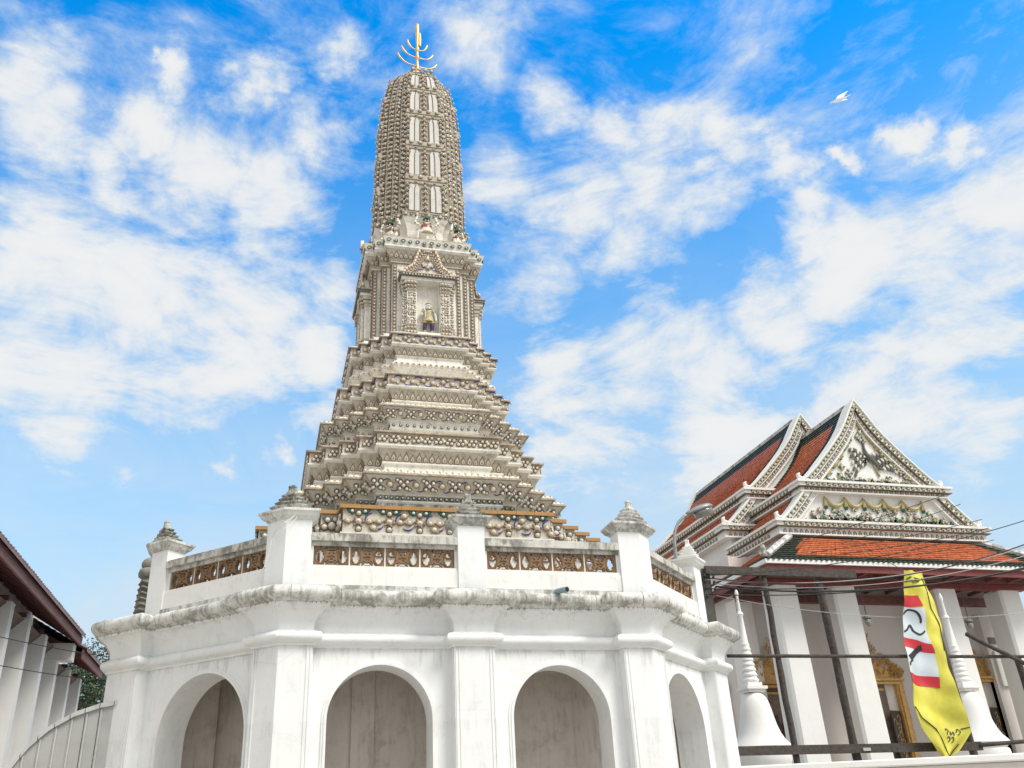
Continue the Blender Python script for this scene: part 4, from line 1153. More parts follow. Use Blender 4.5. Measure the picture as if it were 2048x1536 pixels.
# --- corn-cob shaft
SP = [(17.98, 1.34), (18.8, 1.33), (19.6, 1.31), (20.6, 1.285), (21.6, 1.255), (22.5, 1.215), (23.0, 1.165), (23.4, 1.105), (23.8, 1.02), (24.12, 0.90), (24.36, 0.74), (24.55, 0.54), (24.70, 0.33), (24.80, 0.14)]
def shaft_w(z):
    for (z0, w0), (z1, w1) in zip(SP, SP[1:]):
        if z <= z1: return w0 + (w1 - w0) * max(0, (z - z0)) / (z1 - z0)
    return SP[-1][1]
KA = 0.44
mb = MB(); rings = []; mats = []
BANDS = [(19.12, 19.42), (20.50, 20.78), (21.86, 22.12), (23.02, 23.24), (23.98, 24.10)]
zs = sorted(set([z for z, w in SP] + [18.2, 18.4, 18.6, 19.6, 20.35, 21.0, 21.6, 22.6, 23.0, 23.8, 24.5]))
for z in zs:
    w = shaft_w(z); rings.append([(CX + x, CY + y, z) for x, y in stair_off(w, w * KA, 0)])
mb.loft(rings, 'tower_shaft', cap0=False)
sh = mb.build('shaft', tw, label='ribbed cob shaft studded with rows of ceramic knobs'); recalc(sh)
# moulded bands across the wide faces
for (z0, z1) in BANDS:
    for nn in (Vector((0, -1)), Vector((-1, 0)), Vector((1, 0))):
        t = Vector((-nn.y, nn.x)); mb = MB(); R_ = []
        for z, o in ((z0 - 0.03, -0.02), (z0, 0.045), (z0 + 0.07, 0.05), (z0 + 0.08, 0.02), (z0 + 0.11, 0.02), (z0 + 0.12, 0.065), (z1, 0.07), (z1 + 0.02, -0.02)):
            w = shaft_w(z); a = w * KA + 0.02
            R_.append([(*(Vector((CX, CY)) + nn * v + t * u), z) for u, v in ((-a, w + o), (a, w + o), (a, w - 0.08), (-a, w - 0.08))])
        mb.loft(R_, 'tower_band')
        e = mb.build('shaft_band', tw); recalc(e)
        w = shaft_w((z0 + z1) / 2); a = w * KA
        for k in range(4):
            u = -a + 2 * a * (k + 0.5) / 4
            q = Vector((CX, CY)) + nn * (w + 0.072) + t * u
            put('boss', e, Vector((q.x, q.y, z0 + 0.22)), nn, 0.15)
            q = Vector((CX, CY)) + nn * (w + 0.052) + t * (u + a * 0.25)
            put('bead', e, Vector((q.x, q.y, z0 + 0.03)), nn, 0.08)
# white pointed panels on the wide faces between the bands, with a knob strip in the middle
segs = [(18.08, 19.08), (19.47, 20.46), (20.82, 21.82), (22.16, 22.98), (23.28, 23.94), (24.13, 24.5)]
for (z0, z1) in segs:
    for nn in (Vector((0, -1)), Vector((-1, 0)), Vector((1, 0))):
        t = Vector((-nn.y, nn.x))
        for sg in (-1, 1):
            pm = MB()
            a0, a1 = shaft_w(z0) * KA, shaft_w(z1) * KA
            vs = []
            N = 8
            for i in range(N + 1):
                f = i / N; z = z0 + (z1 - z0) * f; w = shaft_w(z); a = w * KA
                cut = 0.10 * a * (f ** 6) * 4
                for u in (a * 0.30, a * 0.46, a * 0.50, a * 0.84):
                    uu = u + (cut if u > a * 0.6 else 0) * 0
                    lift = 0.03 if u not in (a * 0.46, a * 0.50) else 0.018
                    if f > 0.9: uu = u + (a * 0.57 - u) * (0.35 if f > 0.99 else 0.1)
                    q = Vector((CX, CY)) + nn * (w + lift) + t * (sg * uu)
                    vs.append((q.x, q.y, z))
            fs = []
            for i in range(N):
                for j in range(3):
                    fs.append((i * 4 + j, i * 4 + j + 1, i * 4 + 5 + j, i * 4 + 4 + j))
            pm.add(vs, fs, 'panel_white')
            # edges
            for j in (0, 3):
                ev = []
                for i in range(N + 1):
                    x, y, z = vs[i * 4 + j]; ev += [(x, y, z), (x - nn.x * 0.035, y - nn.y * 0.035, z)]
                pm.add(ev, [(2 * i, 2 * i + 2, 2 * i + 3, 2 * i + 1) for i in range(N)], 'petal_line')
            # dark incised outline: an arch round the knob strip and a curved line near the outer edge
            for uf, top in ((0.27, 0.93), (0.55, 0.97), (0.86, 0.90)):
                pl_ = []
                for i in range(9):
                    f = i / 8 * top; z = z0 + (z1 - z0) * f; w = shaft_w(z); a = w * KA
                    uu = uf * a * (1 - (0.75 if uf < 0.3 else 0.10) * max(0, (i - 6) / 2) ** 2)
                    q = Vector((CX, CY)) + nn * (w + 0.034) + t * (sg * uu); pl_.append((q.x, q.y, z))
                pm.tube(pl_, 0.011, 'petal_line', 4)
            e = pm.build('white_panel', None); e.parent = sh
        nk = int((z1 - z0) / 0.19)
        for k in range(nk):
            z = z0 + (z1 - z0) * (k + 0.5) / nk; w = shaft_w(z)
            q = Vector((CX, CY)) + nn * (w + 0.01)
            put('stud', sh, Vector((q.x, q.y, z)), nn, 0.20 if w > 0.9 else 0.15)
            for sg in (-1, 1):
                q = Vector((CX, CY)) + nn * (w + 0.01) + t * (sg * w * KA * 0.93)
                put('stud', sh, Vector((q.x, q.y, z + 0.05)), nn, 0.155 if w > 0.9 else 0.12)
z = 18.10
row_ = 0
while z < 24.76:
    row_ += 1
    w = shaft_w(z)
    pitch = 0.185 if w > 0.9 else 0.14
    if True:
        slope = (shaft_w(z + 0.05) - shaft_w(z - 0.05)) / 0.1
        for (p, d, nn, L) in faces_at(w, w * KA, 0):
            if L > 0.4 * w + 0.15 and nn.y < 0.5 and L > 2 * w * KA - 0.02: continue
            q = p + d * (L / 2) + nn * 0.01
            stg = ((int(round((abs(q.x - CX)) / w * 9)) * 0.37) % 1 - 0.5) * pitch
            if random.random() < 0.035: continue
            put('stud' if random.random() < 0.8 else 'dark_boss', sh, Vector((q.x + jit(.006), q.y, z + stg + jit(0.02))), nn, min(0.165, max(0.08, L * 0.98)) + jit(0.022), jit(0.45), max(-0.9, math.atan(slope)) * 0.6)
    z += pitch
# --- gilt branched spire
mb = MB()
mb.lathe([(0.15, 24.74), (0.19, 24.86), (0.15, 25.0), (0.12, 25.08), (0.14, 25.14), (0.10, 25.20), (0.07, 25.30), (0.075, 25.42), (0.045, 25.5), (0.04, 25.72), (0.085, 25.79), (0.085, 25.85), (0.045, 25.92), (0.04, 26.12), (0.075, 26.18), (0.075, 26.24), (0.045, 26.32), (0.055, 26.7), (0.075, 26.95), (0.085, 27.2), (0.07, 27.42), (0.02, 27.52)], 'brass', 10, (CX, CY))
mb.lathe([(0.05, 26.38), (0.06, 26.7), (0.045, 26.98), (0.01, 27.05)], 'brass', 8, (CX + 0.085, CY - 0.03))
sp = mb.build('spire', tw, label='gilt branched spire at the top of the tower'); smooth_by_angle(sp, 50)
for (z0, ln, up) in ((25.42, 0.74, 0.34), (25.84, 0.60, 0.32), (26.22, 0.38, 0.32)):
    for k in range(2):
        t = R(10 + 180 * k); c, s = math.cos(t), math.sin(t)
        pts = [(0.03, 0), (0.12, -0.05), (0.28, -0.02), (0.45, 0.02), (0.66, 0.16), (0.86, 0.55), (0.97, 1.0), (0.98, 1.15)]
        mb = MB()
        mb.tube([(CX + c * ln * a, CY + s * ln * a, z0 + up * b) for a, b in pts], [0.022, 0.028, 0.018, 0.02, 0.03, 0.036, 0.034, 0.014], 'brass', 6)
        e = mb.build('spire_branch', None, smooth=True); e.parent = sp
# ---- make the ornaments: the 300 of a kind that show largest become parts, the others are joined per tier
bykind = {}
for rec in PLACED: bykind.setdefault(rec[0], []).append(rec)
rest = {}
for kind, recs in bykind.items():
    def score(rc):
        v = (CAMP - rc[4]); return rc[5] * max(0.05, rc[3].dot(v.normalized())) / v.length
    recs.sort(key=score, reverse=True)
    for k, rc in enumerate(recs):
        _, tier, mw, nrm, p, size = rc
        if k < 298:
            o = bpy.data.objects.new(kind, ORN_ME[kind]); COL.objects.link(o); o.parent = tier; o.matrix_basis = mw
        else:
            rest.setdefault((kind, tier.name), []).append((tier, mw))
for (kind, tn), lst in rest.items():
    mb = MB(); src = ORN[kind]
    for tier, mw in lst: mb.merge(src, mw)
    o = mb.build(kind, None); o.parent = lst[0][0]; o['kind'] = 'stuff'
# ================================================================ ordination hall (right)
TX, TY = 24.2, 30.0
hall = thing('temple_hall', 'large white temple hall with tiered orange tile roofs and flowered gables, right of the tower', 'temple', (TX, TY, 0))
CURVE = [(0, 1.0), (0.05, 0.94), (0.12, 0.845), (0.23, 0.69), (0.34, 0.565), (0.46, 0.45), (0.57, 0.35), (0.67, 0.265), (0.76, 0.185), (0.85, 0.115), (0.93, 0.055), (1.0, 0.02)]
def gcurve(hw, z0, z1): return [(x * hw, z0 + (z1 - z0) * z) for x, z in CURVE]
C2 = [(0.0, 1.0), (0.25, 0.72), (0.5, 0.46), (0.75, 0.22), (1.0, 0.02)]
def side_curve(h0, h1, z0, z1): return [(h0 + (h1 - h0) * x, z1 + (z0 - z1) * (1 - z)) for x, z in C2]
def tile_roof(name, line, y0, y1, sx, parent, bord=(0.45, 0.45, 0.5, 0.5), flipgreen=False):
    """line: [(half x, z)] top to bottom; tiles run from y0 to y1. Each course is a step; tiles are separate flat shingles joined as stuff.
       bord: green border widths: top, bottom, near end, far end"""
    L = [0]
    for (a, b), (c, d) in zip(line, line[1:]): L.append(L[-1] + math.hypot(c - a, d - b))
    tot = L[-1]; pitch = 0.19; tw_ = 0.21
    def at(s):
        s = min(max(s, 0), tot)
        for i in range(len(L) - 1):
            if s <= L[i + 1] + 1e-9:
                f = (s - L[i]) / max(1e-9, L[i + 1] - L[i]); return (line[i][0] + (line[i + 1][0] - line[i][0]) * f, line[i][1] + (line[i + 1][1] - line[i][1]) * f)
        return line[-1]
    mb = MB(); so = mb.slot('tile_orange'); sg = mb.slot('tile_green')
    n = int(tot / pitch); m_ = int((y1 - y0) / tw_)
    for i in range(n):
        s0 = tot * i / n; s1 = tot * (i + 1) / n
        xa, za = at(s0); xb, zb = at(s1)
        tx_, tz = xb - xa, zb - za; q = math.hypot(tx_, tz); nx, nz = -tz / q, tx_ / q
        for j in range(m_):
            ya = y0 + (y1 - y0) * j / m_; yb = y0 + (y1 - y0) * (j + 1) / m_
            sh_ = tw_ * 0.5 if i % 2 else 0
            lift = 0.035 + random.uniform(-0.006, 0.008)
            sm = (s0 + s1) / 2; ym = (ya + yb) / 2
            green = sm < bord[0] or sm > tot - bord[1] or ym - y0 < bord[2] or y1 - ym < bord[3]
            k = len(mb.v)
            g_ = 0.008
            mb.v += [(TX + sx * xa, ya + g_, za + 0.0), (TX + sx * xa, yb - g_, za + 0.0), (TX + sx * (xb + nx * lift), yb - g_, zb + nz * lift), (TX + sx * (xb + nx * lift), ya + g_, zb + nz * lift),
                     (TX + sx * (xb + nx * lift * 0.7), (ya + yb) / 2, zb + nz * lift - 0.03), (TX + sx * xb, yb - g_, zb), (TX + sx * xb, ya + g_, zb)]
            mb.f += [(k, k + 1, k + 2, k + 3), (k + 3, k + 2, k + 5, k + 6)]
            mb.m += [sg if green else so] * 2
    # under-sheet so no gaps show through
    vs = []
    for (x, z) in line: vs += [(TX + sx * x, y0, z - 0.012), (TX + sx * x, y1, z - 0.012)]
    mb.add(vs, [(2 * i, 2 * i + 1, 2 * i + 3, 2 * i + 2) for i in range(len(line) - 1)], 'tile_green')
    o = mb.build(name, None); o.parent = parent; o['kind'] = 'stuff'
    return o
def slab_line(mb, line, y0, y1, sx, th, mat, inset=0.0):
    """thick strip following line (half x, z), between y0 and y1"""
    rings = []
    for (x, z) in line:
        rings.append([(TX + sx * x, y0, z), (TX + sx * x, y1, z), (TX + sx * (x - inset), y1, z - th), (TX + sx * (x - inset), y0, z - th)])
    mb.loft(rings, mat)
GORN = {}
def mk(name, fn): GORN[name] = (fn, fn.mesh(name))
mk('border_flower', (lambda: (lambda m: ([blade(m, 0, 0, R(45 + 90 * k), 0.5, 0.2, 0.12, 'glaze_green' if k % 2 else 'glaze_yellow') for k in range(4)], dome(m, 0, 0, 0.2, 0.22, 'glaze_cream', 6, -0.05), m)[-1])(MB()))())
mk('border_petal', (lambda: (lambda m: (m.tube([(-0.36, -0.04, 0), (-0.40, -0.06, 0.4), (0, -0.08, 0.95), (0.40, -0.06, 0.4), (0.36, -0.04, 0)], 0.085, 'petal_line', 4), dome(m, 0, 0.3, 0.2, 0.14, 'glaze_yellow', 6), m)[-1])(MB()))())
def place_g(kind, x, y, z, size, ang=0.0, parent=None, nrm=(0, -1)):
    th = math.atan2(nrm[0], -nrm[1])
    mw = Matrix.Translation((x, y, z)) @ Matrix.Rotation(th, 4, 'Z') @ Matrix.Rotation(-ang, 4, 'Y') @ Matrix.Diagonal((size, size, size, 1))
    o = bpy.data.objects.new(kind, GORN[kind][1] if kind in GORN else ORN_ME[kind]); COL.objects.link(o); o.parent = parent; o.matrix_basis = mw
    return o
def gable(y, hw, z0, z1, zb2, hw2a, hw2, zc2, parent, full=True, sec_only=False):
    """front gable face at depth y: upper triangle hw/z0..z1, cornice, lower trapezoid hw2a..hw2 down to zb2, cornice to zc2"""
    fr = MB()
    cv = gcurve(hw, z0, z1)
    tri = [(TX - x, z) for x, z in reversed(cv)] + [(TX + x, z) for x, z in cv[1:]]
    tri = [(x, z) for x, z in tri]
    n = len(tri)
    fr.loft([[(x, y + 0.02, z) for x, z in tri], [(x, y + 0.42, z) for x, z in tri]], 'hall_trim')
    o = fr.build('gable_wall', parent); recalc(o)
    # stepped bargeboard : outer raised band, inner raised band
    def band(d0, d1, lift, mat, zc):
        for sx in (-1, 1):
            m = MB(); rings = []
            for i, (x, z) in enumerate(cv):
                a = cv[max(0, i - 1)]; b = cv[min(len(cv) - 1, i + 1)]
                tx_, tz = b[0] - a[0], b[1] - a[1]; q = math.hypot(tx_, tz); nx, nz = tz / q, -tx_ / q     # inward-down normal
                x0_, z0_ = x + nx * d0, z + nz * d0; x1_, z1_ = x + nx * d1, z + nz * d1
                if x0_ < 0: z0_ -= 0; x0_ = 0
                if x1_ < 0: x1_ = 0
                if i == 0: z0_ = z - d0 * 1.55; z1_ = z - d1 * 1.55; x0_ = x1_ = 0
                z0_ = max(z0_, zc); z1_ = max(z1_, zc)
                rings.append([(TX + sx * x0_, y - lift, z0_), (TX + sx * x1_, y - lift, z1_), (TX + sx * x1_, y + 0.02, z1_), (TX + sx * x0_, y + 0.02, z0_)])
            m.loft(rings, mat)
            e = m.build('bargeboard', None); recalc(e); e.parent = o
    band(-0.02, 0.04, 0.27, 'hall_trim', z0); band(0.04, 0.30, 0.20, 'hall_trim', z0); band(0.30, 0.322, 0.225, 'petal_line', z0); band(0.322, 0.52, 0.10, 'hall_trim', z0); band(0.52, 0.57, 0.13, 'hall_trim', z0)
    def deco(crv, d, step, kind, size, lift, spin=0.0, zmin=None):
        P_ = [(x, z) for x, z in crv]; S = [0]
        for a, b in zip(P_, P_[1:]): S.append(S[-1] + math.hypot(b[0] - a[0], b[1] - a[1]))
        k = max(1, int(S[-1] / step))
        for j in range(k):
            s = S[-1] * (j + 0.5) / k
            for i in range(len(P_) - 1):
                if S[i] <= s <= S[i + 1]:
                    f = (s - S[i]) / (S[i + 1] - S[i]); x = P_[i][0] + (P_[i + 1][0] - P_[i][0]) * f; z = P_[i][1] + (P_[i + 1][1] - P_[i][1]) * f
                    tx_, tz = P_[i + 1][0] - P_[i][0], P_[i + 1][1] - P_[i][1]; q = math.hypot(tx_, tz)
                    nx, nz = tz / q, -tx_ / q
                    xx, zz = x + nx * d, z + nz * d
                    if xx < 0.05 or (zmin and zz < zmin): continue
                    an = math.atan2(tz, tx_)
                    for sx in (-1, 1):
                        place_g(kind, TX + sx * xx, y - lift, zz, size, (an + spin) * sx, o)
    deco(cv, 0.17, 0.225, 'border_flower', 0.25, 0.20, 0, z0 + 0.06)
    deco(cv, 0.50, 0.20, 'border_petal', 0.16, 0.10, 0, z0 + 0.05)
    def cornice(hwc, zt, zb, pr):
        m = MB()
        for (h0, h1, e, mt) in ((zt - 0.10, zt, pr, 'hall_trim'), (zt - 0.26, zt - 0.10, pr - 0.08, 'hall_trim'), (zt - 0.29, zt - 0.262, pr - 0.04, 'petal_line'), (zb + 0.06, zt - 0.29, pr - 0.20, 'hall_trim'), (zb, zb + 0.058, pr - 0.14, 'hall_trim')):
            m.box(TX - hwc - e + 0.1, TX + hwc + e - 0.1, y - e, y + 0.40, h0, h1, mt)
        c = m.build('gable_cornice', parent)
        k = int(2 * hwc / 0.24)
        for j in range(k):
            x = TX - hwc + 2 * hwc * (j + 0.5) / k
            place_g('border_flower', x, y - pr + 0.075, zt - 0.18, 0.20, 0.4 * (j % 2), c)
            place_g('border_petal', x, y - pr + 0.19, zb + 0.07, 0.17, 0, c)
        return c
    zc1 = z0 - 0.48
    cornice(hw + 0.05, z0, zc1, 0.42)
    # lower panel
    tr = MB(); sc = side_curve(hw2a, hw2, zb2, zc1)
    pl = [(TX - x, z) for x, z in reversed(sc)] + [(TX + x, z) for x, z in sc]
    tr.loft([[(x, y + 0.04, z) for x, z in pl], [(x, y + 0.42, z) for x, z in pl]], 'hall_trim')
    o2 = tr.build('lower_gable_wall', parent); recalc(o2)
    o_save = o
    for (d0, d1, lift, mt) in ((-0.02, 0.04, 0.27, 'hall_trim'), (0.04, 0.30, 0.20, 'hall_trim'), (0.30, 0.322, 0.225, 'petal_line'), (0.322, 0.52, 0.10, 'hall_trim'), (0.52, 0.57, 0.13, 'hall_trim')):
        for sx in (-1, 1):
            m = MB(); rings = []
            for i, (x, z) in enumerate(sc):
                a = sc[max(0, i - 1)]; b = sc[min(len(sc) - 1, i + 1)]
                tx_, tz = b[0] - a[0], b[1] - a[1]; q = math.hypot(tx_, tz); nx, nz = tz / q, -tx_ / q
                def cl(dd):
                    xx = x + nx * dd; zz = z + nz * dd
                    if i == 0: xx = x - dd * 1.35; zz = z
                    if i == len(sc) - 1: xx = x - dd * 1.5; zz = zb2
                    return (xx, min(zc1, max(zb2, zz)))
                A = cl(d0); B = cl(d1)
                rings.append([(TX + sx * A[0], y - lift, A[1]), (TX + sx * B[0], y - lift, B[1]), (TX + sx * B[0], y + 0.04, B[1]), (TX + sx * A[0], y + 0.04, A[1])])
            m.loft(rings, mt); e = m.build('bargeboard', None); recalc(e); e.parent = o2
    o = o2
    deco(sc, 0.17, 0.225, 'border_flower', 0.25, 0.20, 0, zb2 + 0.04)
    deco(sc, 0.50, 0.20, 'border_petal', 0.16, 0.10, 0, zb2 + 0.04)
    cornice(hw2 + 0.05, zb2, zc2, 0.42)
    return o_save, o2
def tier(y0, y1, hw, z0, z1, hw2a, hw2, zb2, zc2, front):
    g1, g2 = gable(y0, hw, z0, z1, zb2, hw2a, hw2, zc2, hall)
    # scroll ends at the foot of each bargeboard
    for sx in (-1, 1):
        for (xx, zz) in ((hw, z0), (hw2, zb2)):
            m = MB(); m.tube([(TX + sx * (xx - 0.1), y0 - 0.1, zz + 0.10), (TX + sx * (xx + 0.08), y0 - 0.12, zz + 0.12), (TX + sx * (xx + 0.12), y0 - 0.12, zz + 0.30), (TX + sx * (xx + 0.02), y0 - 0.12, zz + 0.36)], [0.10, 0.12, 0.08, 0.03], 'hall_trim', 6)
            e = m.build('scroll_end', hall)
    for sx in (-1, 1):
        cv = [(x, z) for x, z in gcurve(hw - 0.03, z0 + 0.02, z1 - 0.12)]
        tile_roof('roof_tiles', cv, y0 + 0.42, y1, sx, hall_roof, (0.85, 0.2, 0.40, 0.40))
        cs = [(x, z - 0.02) for x, z in side_curve(hw2a - 0.15, hw2 - 0.02, zb2, z0 - 0.46)]
        tile_roof('roof_tiles', cs, y0 + 0.42, y1, sx, hall_roof, (0.1, 0.2, 0.4, 0.4))
        # side cornices under each roof
        for (xo, zt, zb, e_) in ((hw + 0.05, z0, z0 - 0.48, 0), (hw2 + 0.05, zb2, zc2, 1)):
            m = MB()
            for (h0, h1, e, mt) in ((zt - 0.10, zt, 0.0, 'hall_trim'), (zt - 0.26, zt - 0.10, -0.08, 'hall_trim'), (zt - 0.29, zt - 0.262, -0.04, 'petal_line'), (zb + 0.06, zt - 0.29, -0.20, 'hall_trim'), (zb, zb + 0.058, -0.14, 'hall_trim')):
                xa, xb = sorted((TX + sx * (xo - 0.9), TX + sx * (xo + 0.30 + e)))
                m.box(xa, xb, y0 - 0.40 if False else y0 + 0.40, y1, h0, h1, mt)
            c = m.build('side_cornice', hall)
            if sx < 0:
                k = int((y1 - y0) / 0.28)
                for j in range(k):
                    yy = y0 + 0.5 + (y1 - y0 - 0.6) * (j + 0.5) / k
                    place_g('border_flower', TX - xo - 0.225, yy, zt - 0.18, 0.20, 0.4 * (j % 2), c, (-1, 0))
                    place_g('border_petal', TX - xo - 0.105, yy, zb + 0.07, 0.17, 0, c, (-1, 0))
    # ridge
    m = MB(); m.box(TX - 0.12, TX + 0.12, y0 + 0.3, y1, z1 - 0.22, z1 - 0.06, 'rail_moldy'); m.build('ridge', hall_roof)
hall_roof = bpy.data.objects.new('roof', None); COL.objects.link(hall_roof); hall_roof.parent = hall; hall_roof.matrix_parent_inverse = WORLD[hall.name].inverted()
tier(30.0, 33.9, 3.30, 13.82, 17.75, 3.42, 4.65, 12.10, 11.50, True)
tier(33.9, 45.0, 3.42, 14.88, 18.85, 3.52, 4.80, 13.15, 12.55, False)
# far lower section with its end barge seen beyond the ridge
m = MB()
for dy, dzz in ((45.0, 0.0),):
    for sx in (-1,):
        cv = gcurve(3.5, 14.95, 19.0)
        slab_line(m, cv, 44.75, 45.05, sx, 0.35, 'hall_trim')
m.build('end_bargeboard', hall)
for sx in (-1, 1):
    tile_roof('roof_tiles', gcurve(3.35, 13.5, 17.4), 45.05, 49.5, sx, hall_roof, (0.5, 0.22, 0.3, 0.5))
    m = MB(); slab_line(m, gcurve(3.42, 13.5, 17.5), 49.5, 49.8, sx, 0.35, 'hall_trim'); m.build('end_bargeboard', hall)
    xa, xb = sorted((TX + sx * 2.4, TX + sx * 3.65)); m = MB(); m.box(xa, xb, 45.0, 49.5, 13.05, 13.5, 'hall_trim'); m.build('side_cornice', hall)
    cs = side_curve(3.4, 4.7, 11.9, 13.0)
    tile_roof('roof_tiles', cs, 45.0, 49.5, sx, hall_roof, (0.1, 0.2, 0.3, 0.4))
    xa, xb = sorted((TX + sx * 3.6, TX + sx * 4.95)); m = MB(); m.box(xa, xb, 45.0, 49.5, 11.3, 11.9, 'hall_trim'); m.build('side_cornice', hall)
# walls above the columns behind the gables (fills between tiers)
m = MB(); m.box(TX - 3.3, TX + 3.3, 33.95, 44.9, 10.9, 14.6, 'hall_trim'); m.box(TX - 4.6, TX + 4.6, 33.95, 49.4, 10.9, 12.7, 'hall_trim'); m.box(TX - 3.2, TX + 3.2, 30.45, 34, 10.9, 13.7, 'hall_trim'); m.box(TX - 4.5, TX + 4.5, 30.45, 34, 10.9, 12.0, 'hall_trim')
m.build('upper_wall', hall)
# --- lowest skirt roof: front apron and left side, with hip, green border, white fascia and red soffit
ez, ey, eh = 10.06, 28.3, 6.6          # eave height, front eave depth, half width
az, ay, ah = 11.36, 29.75, 4.45        # top line
def quad_tiles(P00, P10, P11, P01, nu, nv, bordfn, parent):
    """P00..P10 top edge, P01..P11 bottom edge"""
    mb = MB(); so = mb.slot('tile_orange'); sg = mb.slot('tile_green')
    P00, P10, P11, P01 = map(Vector, (P00, P10, P11, P01))
    nrm = (P10 - P00).cross(P01 - P00).normalized()
    if nrm.z < 0: nrm = -nrm
    for j in range(nv):
        f0, f1 = j / nv, (j + 1) / nv
        for i in range(nu):
            u0, u1 = (i + 0.03) / nu, (i + 0.97) / nu
            def P(u, f): return (P00.lerp(P10, u)).lerp(P01.lerp(P11, u), f)
            l = nrm * (0.04 + random.uniform(-0.007, 0.008))
            a, b, c, d = P(u0, f0), P(u1, f0), P(u1, f1) + l, P(u0, f1) + l
            k = len(mb.v); mb.v += [tuple(x) for x in (a, b, c, d, P(u1, f1), P(u0, f1))]
            mb.f += [(k, k + 1, k + 2, k + 3), (k + 3, k + 2, k + 4, k + 5)]
            mb.m += [sg if bordfn((u0 + u1) / 2, (f0 + f1) / 2) else so] * 2
    q = nrm * -0.015
    mb.add([P00 + q, P10 + q, P11 + q, P01 + q], [(0, 1, 2, 3)], 'tile_green')
    o = mb.build('roof_tiles', None); o.parent = parent; o['kind'] = 'stuff'
quad_tiles((TX - ah, ay, az), (TX + ah, ay, az), (TX + eh, ey, ez), (TX - eh, ey, ez), 58, 11, lambda u, f: f > 0.86 or u < 0.06 + 0.03 * f or u > 0.94 - 0.03 * f or f < 0.03, hall_roof)
for sx in (-1, 1):
    yb = 46.0
    quad_tiles((TX + sx * ah, ay, az), (TX + sx * ah, yb, az), (TX + sx * eh, yb, ez), (TX + sx * eh, ey, ez), 74, 12, lambda u, f: f > 0.84 or f < 0.05 or u < 0.03 + 0.02 * f, hall_roof)
    # hip rib with its knobbly end
    m = MB(); m.tube([(TX + sx * ah, ay, az + 0.05), (TX + sx * (ah + eh) / 2, (ay + ey) / 2, (az + ez) / 2 + 0.08), (TX + sx * (eh - 0.1), ey + 0.06, ez + 0.12)], [0.14, 0.13, 0.12], 'moldy', 6)
    m.tube([(TX + sx * (eh - 0.15), ey + 0.1, ez + 0.15), (TX + sx * (eh + 0.08), ey - 0.05, ez + 0.22), (TX + sx * (eh + 0.05), ey - 0.08, ez + 0.48)], [0.16, 0.17, 0.06], 'rail_moldy', 6)
    m.build('hip_rib', hall_roof)
# ragged tile ends, white fascia, red eave board, soffit
m = MB()
m.box(TX - eh - 0.02, TX + eh + 0.02, ey - 0.04, ey + 0.06, ez - 0.17, ez - 0.02, 'hall_column')
for sx in (-1, 1):
    xa, xb = sorted((TX + sx * (eh - 0.06), TX + sx * (eh + 0.04))); m.box(xa, xb, ey + 0.06, 46.0, ez - 0.17, ez - 0.02, 'hall_column')
m.build('fascia', hall)
m = MB()
for k in range(60):
    x = TX - eh + 2 * eh * (k + 0.5) / 60
    m.tube([(x, ey + 0.15, ez + 0.02), (x, ey - 0.09, ez - 0.005)], 0.055, 'tile_green', 6)
o = m.build('eave_tile_ends', hall); o['kind'] = 'stuff'
m = MB()
m.add([(TX - eh + .08, ey + .06, ez - .20), (TX + eh - .08, ey + .06, ez - .20), (TX + eh - .6, 32.0, ez + .28), (TX - eh + .6, 32.0, ez + .28)], [(0, 1, 2, 3)], 'red_board')
m.add([(TX - eh + .08, ey + .06, ez - .20), (TX - eh + .6, 32.0, ez + .28), (TX - eh + .6, 46, ez + .28), (TX - eh + .08, 46, ez - .20)], [(0, 1, 2, 3)], 'red_board')
m.box(TX - eh + 0.06, TX + eh - 0.06, ey + 0.07, ey + 0.15, ez - 0.42, ez - 0.12, 'red_board')
m.box(TX - eh + 0.06, TX - eh + 0.14, ey + 0.15, 46, ez - 0.42, ez - 0.12, 'red_board')
for k in range(13):
    x = TX - eh + 0.5 + (2 * eh - 1) * k / 12
    m.box(x - 0.05, x + 0.05, ey + 0.2, 31.9, ez - 0.32, ez - 0.19, 'maroon_board')
m.build('soffit', hall)
m = MB()
m.box(TX - 6.0, TX + 6.0, 29.62, 29.98, 9.72, 9.98, 'maroon_board')
m.box(TX - 6.0, TX + 6.0, 29.72, 30.1, 9.5, 9.70, 'red_board')
m.box(TX - 6.05, TX + 6.05, 31.7, 31.98, 9.3, 9.62, 'maroon_board')
m.box(TX - 6.15, TX - 5.9, 29.7, 46, 9.62, 9.9, 'maroon_board')
m.build('eave_beam', hall)
# --- columns
for (cx_) in (-4.98, -2.42, 2.20, 5.25):
    w = 0.50; ch = 0.09
    def ringc(s, z):
        a = w * s
        return [(TX + cx_ + x, 30.35 + y, z) for x, y in ((-a + ch, -a), (a - ch, -a), (a, -a + ch), (a, a - ch), (a - ch, a), (-a + ch, a), (-a, a - ch), (-a, -a + ch))]
    m = MB(); m.loft([ringc(1.12, 1.2), ringc(1.0, 9.5)], 'hall_column'); o = m.build('column', hall); recalc(o)
